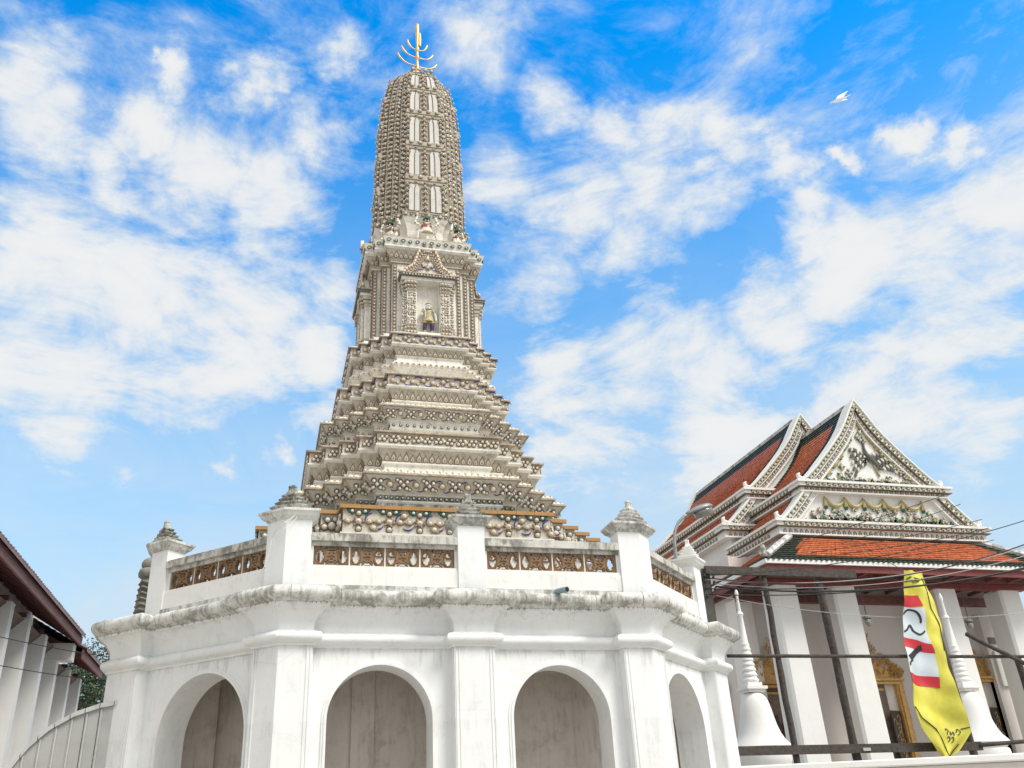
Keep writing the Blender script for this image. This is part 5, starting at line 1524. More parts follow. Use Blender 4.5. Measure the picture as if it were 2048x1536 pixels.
# --- body walls
m = MB()
m.box(TX - 6.0, TX + 6.0, 32.0, 32.5, 0, 11.2, 'hall_wall')
m.box(TX - 6.0, TX - 5.5, 32.5, 46, 0, 11.2, 'hall_wall'); m.box(TX + 5.5, TX + 6.0, 32.5, 46, 0, 11.2, 'hall_wall')
m.box(TX - 6.0, TX + 6.0, 45.5, 46, 0, 11.2, 'hall_wall')
m.build('wall', hall)
m = MB(); m.box(TX - 6.1, TX - 5.35, 31.85, 32.6, 0, 9.4, 'cream_wall'); m.build('corner_pilaster', hall)
m = MB(); m.box(TX + 5.0, TX + 5.9, 31.6, 32.0, 0, 8.9, 'hall_wall'); m.box(TX + 5.15, TX + 5.8, 31.55, 31.62, 7.7, 7.95, 'brown_panel'); m.box(TX + 5.2, TX + 5.75, 31.5, 31.6, 6.0, 7.4, 'glaze_white'); m.build('corner_pilaster', hall)
m = MB(); m.box(TX - 8.5, TX + 8.5, 27.2, 47, 0, 1.4, 'concrete'); m.box(TX - 7.5, TX + 7.5, 28.2, 46.5, 1.4, 1.6, 'concrete'); m.build('platform', hall)
# --- gilded windows
def gilt_window(cx_, y, zt, w, nrm='y'):
    """frame top zt, half opening w; facing -y or -x"""
    def T(u, v, z): return (TX + cx_ + u, y - v, z) if nrm == 'y' else (TX - 6.0 - v, y - u, z)
    def B(mb, u0, u1, v0, v1, z0, z1, mat):
        vs = [T(u, v, z) for z in (z0, z1) for u, v in ((u0, v0), (u1, v0), (u1, v1), (u0, v1))]
        mb.add(vs, [(0, 3, 2, 1), (4, 5, 6, 7), (0, 1, 5, 4), (1, 2, 6, 5), (2, 3, 7, 6), (3, 0, 4, 7)], mat)
    m = MB()
    for sx in (-1, 1):
        u0, u1 = sorted((sx * w, sx * (w + 0.30))); B(m, u0, u1, 0.0, 0.22, 2.4, zt, 'gilt')
        u0, u1 = sorted((sx * (w + 0.06), sx * (w + 0.20))); B(m, u0, u1, 0.22, 0.30, 2.4, zt, 'gilt')
    B(m, -w - 0.30, w + 0.30, 0.0, 0.26, zt, zt + 0.10, 'gilt'); B(m, -w - 0.36, w + 0.36, 0.0, 0.32, zt + 0.12, zt + 0.20, 'gilt')
    f = m.build('window_frame', hall, label='carved gilt window frame with flame crest'); recalc(f)
    m = MB(); B(m, -w, w - 0.42, 0.005, 0.03, 2.4, zt, 'brown_panel'); B(m, w - 0.42, w, 0.005, 0.04, 2.4, zt, 'corridor'); B(m, -w + .12, -w + .2, 0.03, 0.06, 2.4, zt - .1, 'gilt'); B(m, -w + .12, w - .5, 0.03, 0.06, zt - .22, zt - .14, 'gilt')
    p = m.build('window_opening', None); p.parent = f; recalc(p)
    for sx in (-1, 1):      # dark lacquer shutters folded half open, gilt scrollwork
        m = MB(); 
        a0 = T(sx * w, 0.05, 0); a1 = T(sx * (w - 0.62), 0.30, 0)
        for (z0, z1, mt) in ((2.4, zt - 1.0, 'dark_wood'),):
            dx, dy = a1[0] - a0[0], a1[1] - a0[1]; L = math.hypot(dx, dy); nx, ny = -dy / L * 0.03, dx / L * 0.03
            m.loft([[(a0[0], a0[1], z), (a1[0], a1[1], z), (a1[0] + nx, a1[1] + ny, z), (a0[0] + nx, a0[1] + ny, z)] for z in (z0, z1)], mt)
        s_ = m.build('shutter', None); recalc(s_); s_.parent = f
        m = MB()
        for k in range(16):
            t = random.random(); z = 2.6 + (zt - 3.8) * ((k + 0.5) / 16)
            bx_, by_ = a0[0] + dx * (0.2 + 0.6 * t), a0[1] + dy * (0.2 + 0.6 * t)
            pts = [(bx_ + 0.09 * math.cos(a) * dx / L - 0.03 * sx * 0, by_ + 0.09 * math.cos(a) * dy / L - 0.05, z + 0.12 * math.sin(a)) for a in [2 * PI * q / 7 for q in range(6)]]
            m.tube(pts, 0.014, 'gilt', 4)
        e = m.build('scrollwork', None); e.parent = s_
    # ogee flame crest made of many small leaves
    m = MB(); 
    og = [(0, 1.75), (0.10, 1.3), (0.22, 0.95), (0.42, 0.72), (0.58, 0.50), (0.72, 0.36)]
    for (u, h) in og:
        pass
    rnd = random.Random(3 + int(cx_ * 10))
    def prof(u):
        u = abs(u)
        for (u0, h0), (u1, h1) in zip(og, og[1:]):
            if u <= u1: return h0 + (h1 - h0) * (u - u0) / (u1 - u0)
        return 0.3
    sc_w = (w + 0.40) / 0.72
    bd = [(u * sc_w, h * 0.62) for u, h in [(-x, y_) for x, y_ in reversed(og)] + og[1:]]
    vs = [T(u, 0.06, zt + 0.18 + h) for u, h in bd] + [T(u, 0.06, zt + 0.18) for u, h in bd] + [T(u, 0.01, zt + 0.18 + h) for u, h in bd]
    k = len(bd)
    m.add(vs, [(i, i + 1, k + i + 1, k + i) for i in range(k - 1)] + [(i, 2 * k + i, 2 * k + i + 1, i + 1) for i in range(k - 1)], 'gilt')
    for q in range(260):
        u = rnd.uniform(-1, 1) * 0.74; h = prof(u) * math.sqrt(rnd.random()) 
        L = rnd.uniform(0.10, 0.2); an = PI / 2 - u * 0.9 + rnd.uniform(-0.5, 0.5); wd = 0.035
        c0 = (u * sc_w, h)
        tip = (c0[0] + L * math.cos(an), c0[1] + L * math.sin(an)); sd = (-math.sin(an) * wd, math.cos(an) * wd); mid = ((c0[0] + tip[0]) / 2, (c0[1] + tip[1]) / 2)
        v = rnd.uniform(0.08, 0.2)
        m.add([T(c0[0], v - 0.04, zt + 0.2 + c0[1]), T(mid[0] + sd[0], v, zt + 0.2 + mid[1] + sd[1]), T(tip[0], v + 0.04, zt + 0.2 + tip[1]), T(mid[0] - sd[0], v, zt + 0.2 + mid[1] - sd[1]), T(mid[0], v + 0.05, zt + 0.2 + mid[1])], [(0, 1, 4), (1, 2, 4), (2, 3, 4), (3, 0, 4)], 'gilt')
    for sx in (-1, 1):       # smaller flame at each shoulder
        for q in range(46):
            du = rnd.uniform(-.16, .16); h = (0.75 - abs(du) * 3.2) * rnd.random(); an = PI / 2 + rnd.uniform(-.6, .6); L = 0.13
            c0 = (sx * (w + .12) + du, 0.05 + h); tip = (c0[0] + L * math.cos(an), c0[1] + L * math.sin(an)); mid = ((c0[0] + tip[0]) / 2, (c0[1] + tip[1]) / 2); sd = (-math.sin(an) * .035, math.cos(an) * .035); v = rnd.uniform(.08, .2)
            m.add([T(c0[0], v - 0.04, zt + 0.2 + c0[1]), T(mid[0] + sd[0], v, zt + 0.2 + mid[1] + sd[1]), T(tip[0], v + 0.04, zt + 0.2 + tip[1]), T(mid[0] - sd[0], v, zt + 0.2 + mid[1] - sd[1]), T(mid[0], v + 0.05, zt + 0.2 + mid[1])], [(0, 1, 4), (1, 2, 4), (2, 3, 4), (3, 0, 4)], 'gilt')
    for sx in (-1, 1):
        for q in range(60):
            z = 2.5 + (zt - 2.4) * q / 60 + rnd.uniform(0, 0.05); u = sx * (w + 0.28 + rnd.uniform(0, 0.06)); L = 0.12
            m.add([T(u, 0.1, z), T(u + sx * 0.05, 0.16, z + 0.05), T(u + sx * rnd.uniform(0.05, 0.14), 0.12, z + L), T(u, 0.18, z + 0.08)], [(0, 1, 3), (1, 2, 3), (2, 0, 3)], 'gilt')
    e = m.build('flame_crest', None); e.parent = f
gilt_window(-4.95, 32.0, 6.0, 0.80)
gilt_window(-0.42, 32.0, 6.12, 0.80)
gilt_window(4.20, 32.0, 6.2, 0.80)
gilt_window(0, 34.4, 5.75, 0.5, 'x')
# --- gable ornament: crane-like bird with spread wings, swags, flowers, plants
YG = TY + 0.0
relief = bpy.data.objects.new('gable_relief', None); COL.objects.link(relief); relief.parent = hall; relief.matrix_parent_inverse = WORLD[hall.name].inverted()
def G(u, z): return (TX + u, YG - 0.03, z)
m = MB()
# bird body, neck, legs
m.tube([G(0.55, 14.25), G(0.46, 14.55), G(0.38, 14.8), G(0.22, 14.95)], [0.04, 0.05, 0.05, 0.05], 'glaze_yellow', 6)
m.tube([G(0.62, 14.62), G(0.45, 14.85), G(0.28, 15.05), G(0.14, 15.25), G(0.10, 15.5), G(0.12, 15.72), G(0.10, 15.85)], [0.06, 0.13, 0.16, 0.10, 0.06, 0.05, 0.065], 'glaze_teal', 8)
m.tube([G(0.10, 15.85), G(0.12, 15.95), G(0.14, 16.12)], [0.08, 0.06, 0.01], 'glaze_green', 6)
m.tube([G(0.10, 15.88), G(0.26, 15.86), G(0.34, 15.82)], [0.05, 0.035, 0.01], 'glaze_yellow', 5)
b_ = m.build('bird', relief, smooth=True, label='ceramic bird with spread wings on the upper gable')
m = MB()
for sx, px_, span in ((-1, 0.10, 0.95), (1, 0.42, 1.35)):
    for r_ in range(5):
        for k in range(8):
            f = k / 7; g_ = r_ / 4
            if sx < 0: u = px_ - 0.08 - span * f * 0.62; z = 15.18 + 0.35 * math.sin(f * 1.9) - g_ * (0.25 + 0.9 * f)
            else: u = px_ + span * f * 0.95; z = 15.35 - 0.25 * f - g_ * (0.2 + 0.45 * (1 - f)) - 0.45 * f * f
            mb_ = MB(); blade(mb_, 0, 0, R(-100 if sx < 0 else -48) + (-.2 * f), 0.24, 0.065, 0.05, 'glaze_teal' if (r_ + k) % 3 else 'glaze_cream')
            m.merge(mb_, Matrix.Translation(G(u, z)))
w_ = m.build('feathers', None); w_.parent = b_; w_['kind'] = 'stuff'
def swag(u0, z0, u1, z1, drop, nseg=12, mt='glaze_yellow', r=0.06):
    m = MB(); pts = []
    for k in range(nseg + 1):
        f = k / nseg; pts.append(G(u0 + (u1 - u0) * f, z0 + (z1 - z0) * f - drop * 4 * f * (1 - f)))
    m.tube(pts, [r * (0.5 + 1.0 * math.sin(PI * k / nseg)) for k in range(nseg + 1)], mt, 6)
    m.tube([(x, y - 0.03, z + 0.05) for x, y, z in pts], [r * 0.35] * len(pts), 'glaze_tan', 4)
    return m.build('swag', relief)
# lower gable: six hanging points with five swags
hx = [-2.35, -1.42, -0.55, 0.38, 1.28, 2.25]
for a, b in zip(hx, hx[1:]): swag(a, 13.18, b, 13.18, 0.34)
for x in hx:
    m = MB(); m.tube([G(x, 13.25), G(x, 13.05), G(x, 12.85), G(x, 12.78)], [0.03, 0.06, 0.10, 0.05], 'glaze_yellow', 6); m.tube([G(x, 12.80), G(x, 12.70)], [0.09, 0.05], 'glaze_green', 6); m.build('tassel', relief)
# upper gable: garland following both slopes
gp = [(0.0, 16.85), (-0.32, 16.3), (-0.52, 15.9), (-0.88, 15.45), (-1.15, 15.0), (-1.55, 14.6), (-1.95, 14.2)]
for sx in (-1, 1):
    for (a, b) in zip(gp, gp[1:]):
        swag(sx * abs(a[0]) * 1.08, a[1], sx * abs(b[0]) * 1.08, b[1], 0.10, 6, 'glaze_yellow', 0.06)
        place_g('border_flower', TX + sx * abs(b[0]) * 1.08, YG - 0.02, b[1], 0.34, 0.3, relief)
        place_g('dark_boss', TX + sx * abs(b[0]) * 0.9, YG - 0.02, b[1] + 0.12, 0.16, 0, relief)
for k in range(6): place_g('eye_leaf' if k % 2 else 'green_leaf', TX + 0.12 * math.cos(k), YG - 0.02, 16.35 - 0.09 * k, 0.26, PI / 2 + 0.5 * math.sin(k * 2), relief)
rr = random.Random(11)
def sprig(u, z, s):
    m = MB()
    for k in range(7):
        mb_ = MB(); blade(mb_, 0, 0, rr.uniform(0.1, PI - 0.1) if rr.random() < 0.8 else rr.uniform(0, 2 * PI), s * rr.uniform(0.5, 1.0), s * 0.16, 0.05, rr.choice(['glaze_green', 'glaze_green', 'glaze_teal', 'glaze_yellow']))
        m.merge(mb_, Matrix.Translation(G(u + rr.uniform(-.1, .1) * s, z + rr.uniform(0, .3) * s)))
    e = m.build('plant_relief', relief)
    if rr.random() < 0.7: place_g(rr.choice(['rosette', 'border_flower', 'bulb']), TX + u, YG - 0.06, z + s * 0.75, s * 0.5, rr.random() * 3, relief)
for k in range(24):
    u = -2.3 + 4.75 * k / 23; sprig(u, 13.84, rr.uniform(0.18, 0.36) * (1 if abs(u) < 1.9 else 0.7))
for k in range(30):
    u = -3.4 + 6.9 * k / 29; sprig(u, 12.14, rr.uniform(0.22, 0.42) * (1 if abs(u) < 3.0 else 0.6))
for k in range(20):
    u = -3.0 + 6.1 * k / 19; z = 12.62 + 0.20 * math.sin(k * 2.3) - 0.05 * abs(u)
    place_g(rr.choice(['border_flower', 'flower_cluster', 'rosette']), TX + u, YG - 0.02, z, rr.uniform(0.22, 0.36), rr.random() * 3, relief)
    if k % 2: place_g('green_leaf', TX + u + 0.18, YG - 0.02, z - 0.12, 0.24, rr.random() * 3, relief)
for (u, z) in ((-1.2, 14.6), (-0.9, 14.35), (-0.75, 15.7), (0.75, 15.6), (0.95, 15.35), (1.25, 15.1), (1.45, 14.7), (1.6, 14.5), (-0.55, 15.9), (0.55, 16.0), (1.0, 14.15), (-1.35, 14.2), (1.9, 14.3)):
    place_g('flower_cluster' if int(z * 10) % 2 else 'border_flower', TX + u, YG - 0.02, z, 0.36, rr.random() * 3, relief)
# ================================================================ white bell-shaped chedis in front of the hall
def chedi(x, y, label, k_=0.86):
    r = thing('chedi', label, 'chedi', (x, y, 0), 'white chedis before the hall')
    m = MB()
    sq = [(-.95, -.95), (.95, -.95), (.95, .95), (-.95, .95)]
    sq = [(x + a, y + b) for a, b in sq]
    sweep_poly(m, sq, [(0.25, 0), (0.25, 1.0), (0.1, 1.1), (0.0, 1.2), (0.0, 2.1), (0.12, 2.2), (0.12, 2.35), (-0.2, 2.45)], 'chedi_white')
    o = m.build('base', r); recalc(o)
    m = MB(); m.lathe([(r_ * k_, z_) for r_, z_ in [(.80, 2.4), (.92, 2.5), (.97, 2.62), (.92, 2.74), (.80, 2.80), (.86, 2.9), (.90, 3.0), (.88, 3.12), (.80, 3.18), (.95, 3.26), (.97, 3.32), (.90, 3.40), (.78, 3.52), (.68, 3.68), (.605, 3.88), (.55, 4.1), (.51, 4.3), (.465, 4.48), (.40, 4.63), (.30, 4.74), (.2, 4.79)]], 'chedi_white', 24, (x, y))
    o = m.build('bell', r); smooth_by_angle(o, 35)
    m = MB(); m.box(x - .26, x + .26, y - .26, y + .26, 4.78, 4.86, 'chedi_white'); m.box(x - .32, x + .32, y - .32, y + .32, 4.86, 4.94, 'chedi_white'); m.box(x - .22, x + .22, y - .22, y + .22, 4.94, 5.05, 'chedi_white'); m.build('throne', r)
    m = MB(); pr = [(.20, 5.05)]
    z = 5.05; rad = .235
    for k in range(7):
        pr += [(rad * .86, z + .02), (rad, z + .05), (rad, z + .09), (rad * .84, z + .13)]; z += .145; rad *= .92
    pr += [(.12, z), (.125, z + .08), (.10, z + .12), (.085, z + .5), (.07, z + .9), (.10, z + .95), (.09, z + 1.0), (.05, z + 1.04), (.035, z + 1.5), (.06, z + 1.56), (.05, z + 1.62), (.01, z + 1.75)]
    m.lathe(pr, 'chedi_white', 16, (x, y)); o = m.build('spire', r); smooth_by_angle(o, 35)
chedi(13.75, 24.0, 'white bell shaped chedi with ringed spire close beside the gallery corner')
chedi(20.95, 24.0, 'white bell shaped chedi partly behind the yellow banner')

# ================================================================ low white wall at the bottom right
w_ = thing('boundary_wall', 'low white boundary wall with plain coping in front of the chedis', 'wall', (10.3, 19.0, 0))
m = MB()
A = Vector((10.1, 19.1)); B = Vector((19.0, 15.15)); d = (B - A).normalized(); n = Vector((d.y, -d.x))
m.loft([[(*(A - n * .12), z), (*(B - n * .12), z), (*(B + n * .12), z), (*(A + n * .12), z)] for z in (0, 2.42)], 'hall_wall')
o = m.build('wall', w_); recalc(o)
m = MB(); m.loft([[(*(A - n * e), z), (*(B - n * e), z), (*(B + n * e), z), (*(A + n * e), z)] for e, z in ((.17, 2.43), (.2, 2.46), (.2, 2.56), (.16, 2.585))], 'chedi_white')
o = m.build('coping', w_); recalc(o)

# ================================================================ timber scaffold frame and concrete post
sf = thing('timber_frame', 'weathered timber pole frame standing in front of the temple columns', 'scaffold', (12.3, 20, 0))
def pole(name, pts, r, mat='old_timber', parent=sf, label=None, seg=7):
    m = MB(); P_ = [Vector(p) for p in pts]; L = (P_[-1] - P_[0]).length
    n_ = max(3, int(L / 0.5)); q = []
    for k in range(n_ + 1):
        f = k / n_; v = P_[0].lerp(P_[-1], f); q.append(v + Vector((jit(.012), jit(.012), 0)))
    m.tube(q, [r * random.uniform(.92, 1.08) for _ in q], mat, seg)
    return m.build(name, parent, smooth=True, **({'label': label} if label else {}))
pole('upright', [(12.33, 20, 0), (12.30, 20, 7.18)], 0.075)
pole('upright', [(14.02, 20.1, 0), (13.94, 20.1, 7.16)], 0.10)
pole('upright', [(17.33, 19.95, 0), (17.03, 19.95, 5.6)], 0.095)
pole('upright', [(19.45, 20.05, 0), (19.38, 20.05, 5.15)], 0.085)
m = MB(); m.box(10.65, 14.95, 19.88, 19.98, 7.10, 7.30, 'old_timber'); m.build('top_beam', sf)
pole('rail', [(10.9, 19.93, 5.10), (20.2, 19.90, 5.12)], 0.045)
m = MB(); m.box(10.8, 17.4, 19.86, 19.93, 2.86, 3.06, 'old_timber'); m.build('lower_rail', sf)
pole('rail', [(17.3, 19.85, 2.98), (20.4, 19.85, 3.12)], 0.05)
pole('brace', [(17.75, 19.78, 5.66), (20.4, 19.8, 4.40)], 0.06)
# small metal clamp on the lower rail
m = MB(); m.box(14.02, 14.22, 19.82, 19.86, 2.9, 2.97, 'sheet_trim'); m.build('clamp', sf)
up = thing('utility_post', 'dark concrete utility post carrying many cables behind the right gallery corner', 'post', (10.72, 20, 0))
m = MB(); m.loft([[(10.52 + e, 19.98 + e, z), (10.82 - e, 19.98 + e, z), (10.82 - e, 20.25, z), (10.52 + e, 20.25, z)] for e, z in ((0, 0), (0.02, 7.26))], 'dark_concrete')
recalc(m.build('shaft', up))
m = MB()
for z in (6.55, 6.75, 6.92, 7.05):
    m.tube([(10.60, 19.96, z - .04), (10.60, 19.90, z), (10.60, 19.90, z + .05)], 0.035, 'dark_wood', 6)
    m.tube([(10.85, 19.96, z - .04), (10.85, 19.90, z)], 0.03, 'dark_wood', 6)
m.build('insulator', up)

# ================================================================ cables
def cable(label, a, b, sag, r=0.012, mat='cable', group=None, name='cable'):
    m = MB(); a, b = Vector(a), Vector(b); q = []
    for k in range(25):
        f = k / 24; v = a.lerp(b, f); v.z -= sag * 4 * f * (1 - f); q.append(v)
    m.tube(q, r, mat, 5)
    o = m.build(name, None, smooth=True)
    o['label'] = label; o['category'] = 'cable'
    if group: o['group'] = group
    return o
cable('black cable, uppermost of those leaving the utility post to the right', (10.6, 19.9, 7.0), (20.2, 17.0, 8.15), 0.75, 0.016)
cable('pale cable just under the uppermost black one from the utility post', (10.6, 19.9, 6.95), (20.3, 17.2, 8.02), 0.62, 0.012, 'cable_grey')
cable('thick black cable sagging across the top of the yellow banner', (10.85, 19.9, 6.78), (20.2, 17.1, 7.35), 0.52, 0.024)
cable('pale cable sagging over the yellow banner between two black ones', (10.85, 19.9, 6.85), (20.2, 17.0, 7.75), 0.60, 0.010, 'cable_grey')
cable('thin black cable lowest of the bundle at the utility post', (10.6, 19.9, 6.58), (20.4, 17.3, 7.28), 0.38, 0.014)
cable('short black cable from the post along the timber top beam', (10.6, 19.9, 6.72), (17.0, 19.0, 6.95), 0.12, 0.015)
cable('black cable running from the utility post just below the roof eave', (10.6, 19.9, 7.05), (20.2, 18.0, 8.6), 0.35, 0.012)
cable('thin grey wire sagging low across the columns', (10.85, 19.9, 6.55), (20.6, 19.9, 6.35), 0.36, 0.008, 'cable_grey')
cable('wire slanting across the lower gable up to the upper gable cornice', (17.1, 29.35, 10.35), (27.4, 29.45, 13.42), 0.10, 0.016)
cable('wire slanting across the lower gable, second from the top', (18.2, 29.35, 10.15), (27.9, 29.45, 13.0), 0.12, 0.014)
cable('wire slanting over the orange apron roof to the gable foot', (19.5, 28.2, 10.3), (28.7, 29.4, 12.35), 0.10, 0.015)
cable('wire slanting over the apron roof to the lower cornice corner', (20.6, 28.1, 10.25), (28.95, 29.45, 12.0), 0.10, 0.018)
cable('lowest wire slanting over the apron roof tiles', (22.6, 28.0, 10.15), (28.9, 29.3, 11.45), 0.08, 0.014)
cable('thin black wire before the left hall columns, upper of two', (-6.0, 16.0, 5.1), (-2.5, 20.2, 4.98), 0.10, 0.008)
cable('thin black wire before the left hall columns, lower of two', (-6.0, 16.0, 4.62), (-2.6, 20.0, 4.50), 0.10, 0.008)

# ================================================================ yellow banner
bn = thing('hanging_banner', 'tall yellow cloth banner with red bands and black lettering hanging before the columns', 'banner', (16.9, 19.6, 7.2))
def ban_edges(z):
    """left and right edge of the twisted cloth at height z, plus depth"""
    K = [(7.24, 16.22, 16.93), (6.7, 16.08, 17.04), (5.9, 15.88, 17.00), (5.28, 15.76, 16.90), (4.92, 15.66, 16.86), (4.33, 15.56, 16.85), (3.91, 15.49, 16.93), (3.7, 15.50, 16.98), (3.38, 15.58, 17.10), (3.29, 15.62, 17.12), (2.86, 15.80, 16.66), (2.6, 16.0, 16.2)]
    for (z0, a0, b0), (z1, a1, b1) in zip(K, K[1:]):
        if z >= z1:
            f = (z0 - z) / (z0 - z1); return (a0 + (a1 - a0) * f, b0 + (b1 - b0) * f)
    return (K[-1][1], K[-1][2])
def ban_pt(u, z, off=0.0):
    a, b = ban_edges(z)
    x = a + (b - a) * u
    y = 19.62 + 0.10 * math.sin(u * 5.2 + z * 1.3) + 0.05 * math.sin(u * 11 - z * 3.1) + 0.10 * u - 0.018 * math.sin(z * 9 + u * 6)
    return (x, y - off, z)
m = MB(); NU, NZ = 26, 70
zs_ = [7.24 - (7.24 - 2.6) * k / NZ for k in range(NZ + 1)]
vs = [ban_pt(i / NU, z) for z in zs_ for i in range(NU + 1)] + [ban_pt(i / NU, z, -0.008) for z in zs_ for i in range(NU + 1)]
fs = []
for j in range(NZ):
    for i in range(NU):
        a = j * (NU + 1) + i; k0 = (NZ + 1) * (NU + 1)
        fs.append((a, a + 1, a + NU + 2, a + NU + 1)); fs.append((k0 + a + NU + 1, k0 + a + NU + 2, k0 + a + 1, k0 + a))
m.add(vs, fs, 'banner_yellow')
m.build('cloth', bn, smooth=True)
def strip(name, u0f, u1f, zt, zb, mat, off, bend=0.0, nu=10, nz=6):
    """print patch; u0f,u1f functions of z; zt,zb heights at its left with bend towards the right"""
    m = MB(); vs = []; fs = []
    for j in range(nz + 1):
        for i in range(nu + 1):
            f = i / nu; z = zt + (zb - zt) * j / nz + bend * f
            u = u0f(z) + (u1f(z) - u0f(z)) * f
            vs.append(ban_pt(u, z, off))
    for j in range(nz):
        for i in range(nu): a = j * (nu + 1) + i; fs.append((a, a + 1, a + nu + 2, a + nu + 1))
    m.add(vs, fs, mat); return m.build(name, bn, smooth=True)
def ufold(z):     # the diagonal fold: to its right the cloth is turned and plain yellow
    K = [(7.3, 0.28), (6.76, 0.35), (6.29, 0.45), (5.69, 0.55), (5.21, 0.65), (4.34, 0.73), (4.0, 0.76)]
    for (z0, a0), (z1, a1) in zip(K, K[1:]):
        if z >= z1: return a0 + (a1 - a0) * (z0 - z) / (z0 - z1)
    return 0.76
lo = lambda z: 0.0
strip('printed_panel', lo, ufold, 6.32, 4.62, 'banner_white', 0.010, -0.06, 12, 30)
strip('red_band', lo, ufold, 6.60, 6.31, 'banner_red', 0.014, 0.0)
strip('red_band', lo, ufold, 5.56, 5.32, 'banner_red', 0.014, -0.20)
strip('red_band', lo, ufold, 4.67, 4.42, 'banner_red', 0.014, -0.12)
def stroke(name, pts, r, off=0.018, mat='banner_black'):
    """flat painted stroke on the cloth: pts as (u, z)"""
    sm = []
    for i in range(len(pts) - 1):
        p0 = pts[max(0, i - 1)]; p1 = pts[i]; p2 = pts[i + 1]; p3 = pts[min(len(pts) - 1, i + 2)]
        for k in range(6):
            t = k / 6
            sm.append(tuple(0.5 * ((2 * p1[c]) + (-p0[c] + p2[c]) * t + (2 * p0[c] - 5 * p1[c] + 4 * p2[c] - p3[c]) * t * t + (-p0[c] + 3 * p1[c] - 3 * p2[c] + p3[c]) * t ** 3) for c in (0, 1)))
    sm.append(pts[-1])
    m = MB(); vs = []
    for i, (u, z) in enumerate(sm):
        a = sm[max(0, i - 1)]; b = sm[min(len(sm) - 1, i + 1)]
        wx = ban_edges(z)[1] - ban_edges(z)[0]
        dx, dz_ = (b[0] - a[0]) * wx, b[1] - a[1]; L = math.hypot(dx, dz_) or 1
        nx, nz = -dz_ / L * r / wx, dx / L * r
        vs += [ban_pt(u + nx, z + nz, off), ban_pt(u - nx, z - nz, off)]
    m.add(vs, [(2 * i, 2 * i + 1, 2 * i + 3, 2 * i + 2) for i in range(len(sm) - 1)], mat)
    return m.build(name, bn)
# large half-hidden Thai character on the pale ground
stroke('lettering', [(0.02, 6.13), (0.08, 6.21), (0.17, 6.24), (0.28, 6.19), (0.35, 6.06), (0.38, 5.92), (0.36, 5.89)], 0.024)
stroke('lettering', [(0.02, 5.69), (0.10, 5.74), (0.17, 5.85), (0.19, 5.80), (0.22, 5.69), (0.33, 5.60), (0.44, 5.64), (0.50, 5.70)], 0.024)
stroke('lettering', [(0.05, 5.02), (0.16, 5.10), (0.30, 5.22), (0.42, 5.30)], 0.075, 0.020)
stroke('lettering', [(0.04, 4.84), (0.06, 4.92), (0.14, 4.97)], 0.022)
# small handwriting near the foot (Thai digits and letters)
for k, pts in enumerate(([(0.50, 3.32), (0.53, 3.36), (0.56, 3.32), (0.53, 3.28), (0.53, 3.22)], [(0.58, 3.30), (0.60, 3.22), (0.63, 3.28), (0.66, 3.20)], [(0.52, 3.14), (0.56, 3.18), (0.58, 3.10), (0.54, 3.06)], [(0.60, 3.14), (0.64, 3.16), (0.66, 3.08), (0.62, 3.04)], [(0.68, 3.26), (0.72, 3.34), (0.76, 3.26), (0.72, 3.20)], [(0.78, 3.34), (0.88, 3.36), (0.98, 3.38)])):
    stroke('handwriting', pts, 0.012)
# rope sewn round the cloth
def rope(pts, r=0.013, seg=5):
    m = MB(); m.tube([ban_pt(u, z, 0.02) for u, z in pts], r, 'banner_black', seg); return m.build('rope', bn)
rope([(0.03, 7.0), (0.12, 7.06), (0.4, 7.05), (0.78, 7.07), (0.80, 6.7), (0.83, 6.3), (0.87, 5.9), (0.9, 5.6), (0.93, 5.2)])
rope([(0.02, 6.95), (0.25, 6.93), (0.5, 6.97)])
rope([(0.01, 3.86), (0.06, 3.6), (0.2, 3.33), (0.3, 3.1), (0.42, 2.93), (0.62, 2.7)])
rope([(0.55, 2.72), (0.75, 2.85), (0.85, 3.0)])
m = MB(); m.tube([ban_pt(0, 7.24), ban_pt(1, 7.24)], 0.02, 'banner_yellow', 6); m.tube([(16.2, 19.6, 7.24), (16.0, 19.8, 7.5)], 0.008, 'cable', 4); m.build('hem', bn)

# ================================================================ hanging lanterns
def lantern(x, y, zt, zb, label):
    r = thing('hanging_lamp', label, 'lamp', (x, y, zb), 'glass lamps under the eave')
    m = MB(); m.tube([(x, y, zt), (x, y, zb + .32)], 0.018, 'dark_wood', 6); m.build('rod', r)
    m = MB(); m.lathe([(.03, zb + .40), (.08, zb + .36), (.15, zb + .30), (.155, zb + .25), (.12, zb + .24)], 'concrete', 12, (x, y)); m.build('cap', r, smooth=True)
    m = MB(); m.lathe([(.105, zb + .24), (.125, zb + .15), (.11, zb + .06), (.06, zb - .02), (.01, zb - .05)], 'lamp_glass', 12, (x, y)); m.build('glass', r, smooth=True)
lantern(21.84, 29.0, 9.75, 7.82, 'glass lamp on a long rod between the second column and the banner')
lantern(26.3, 29.0, 9.75, 7.75, 'glass lamp on a long rod right of the banner')

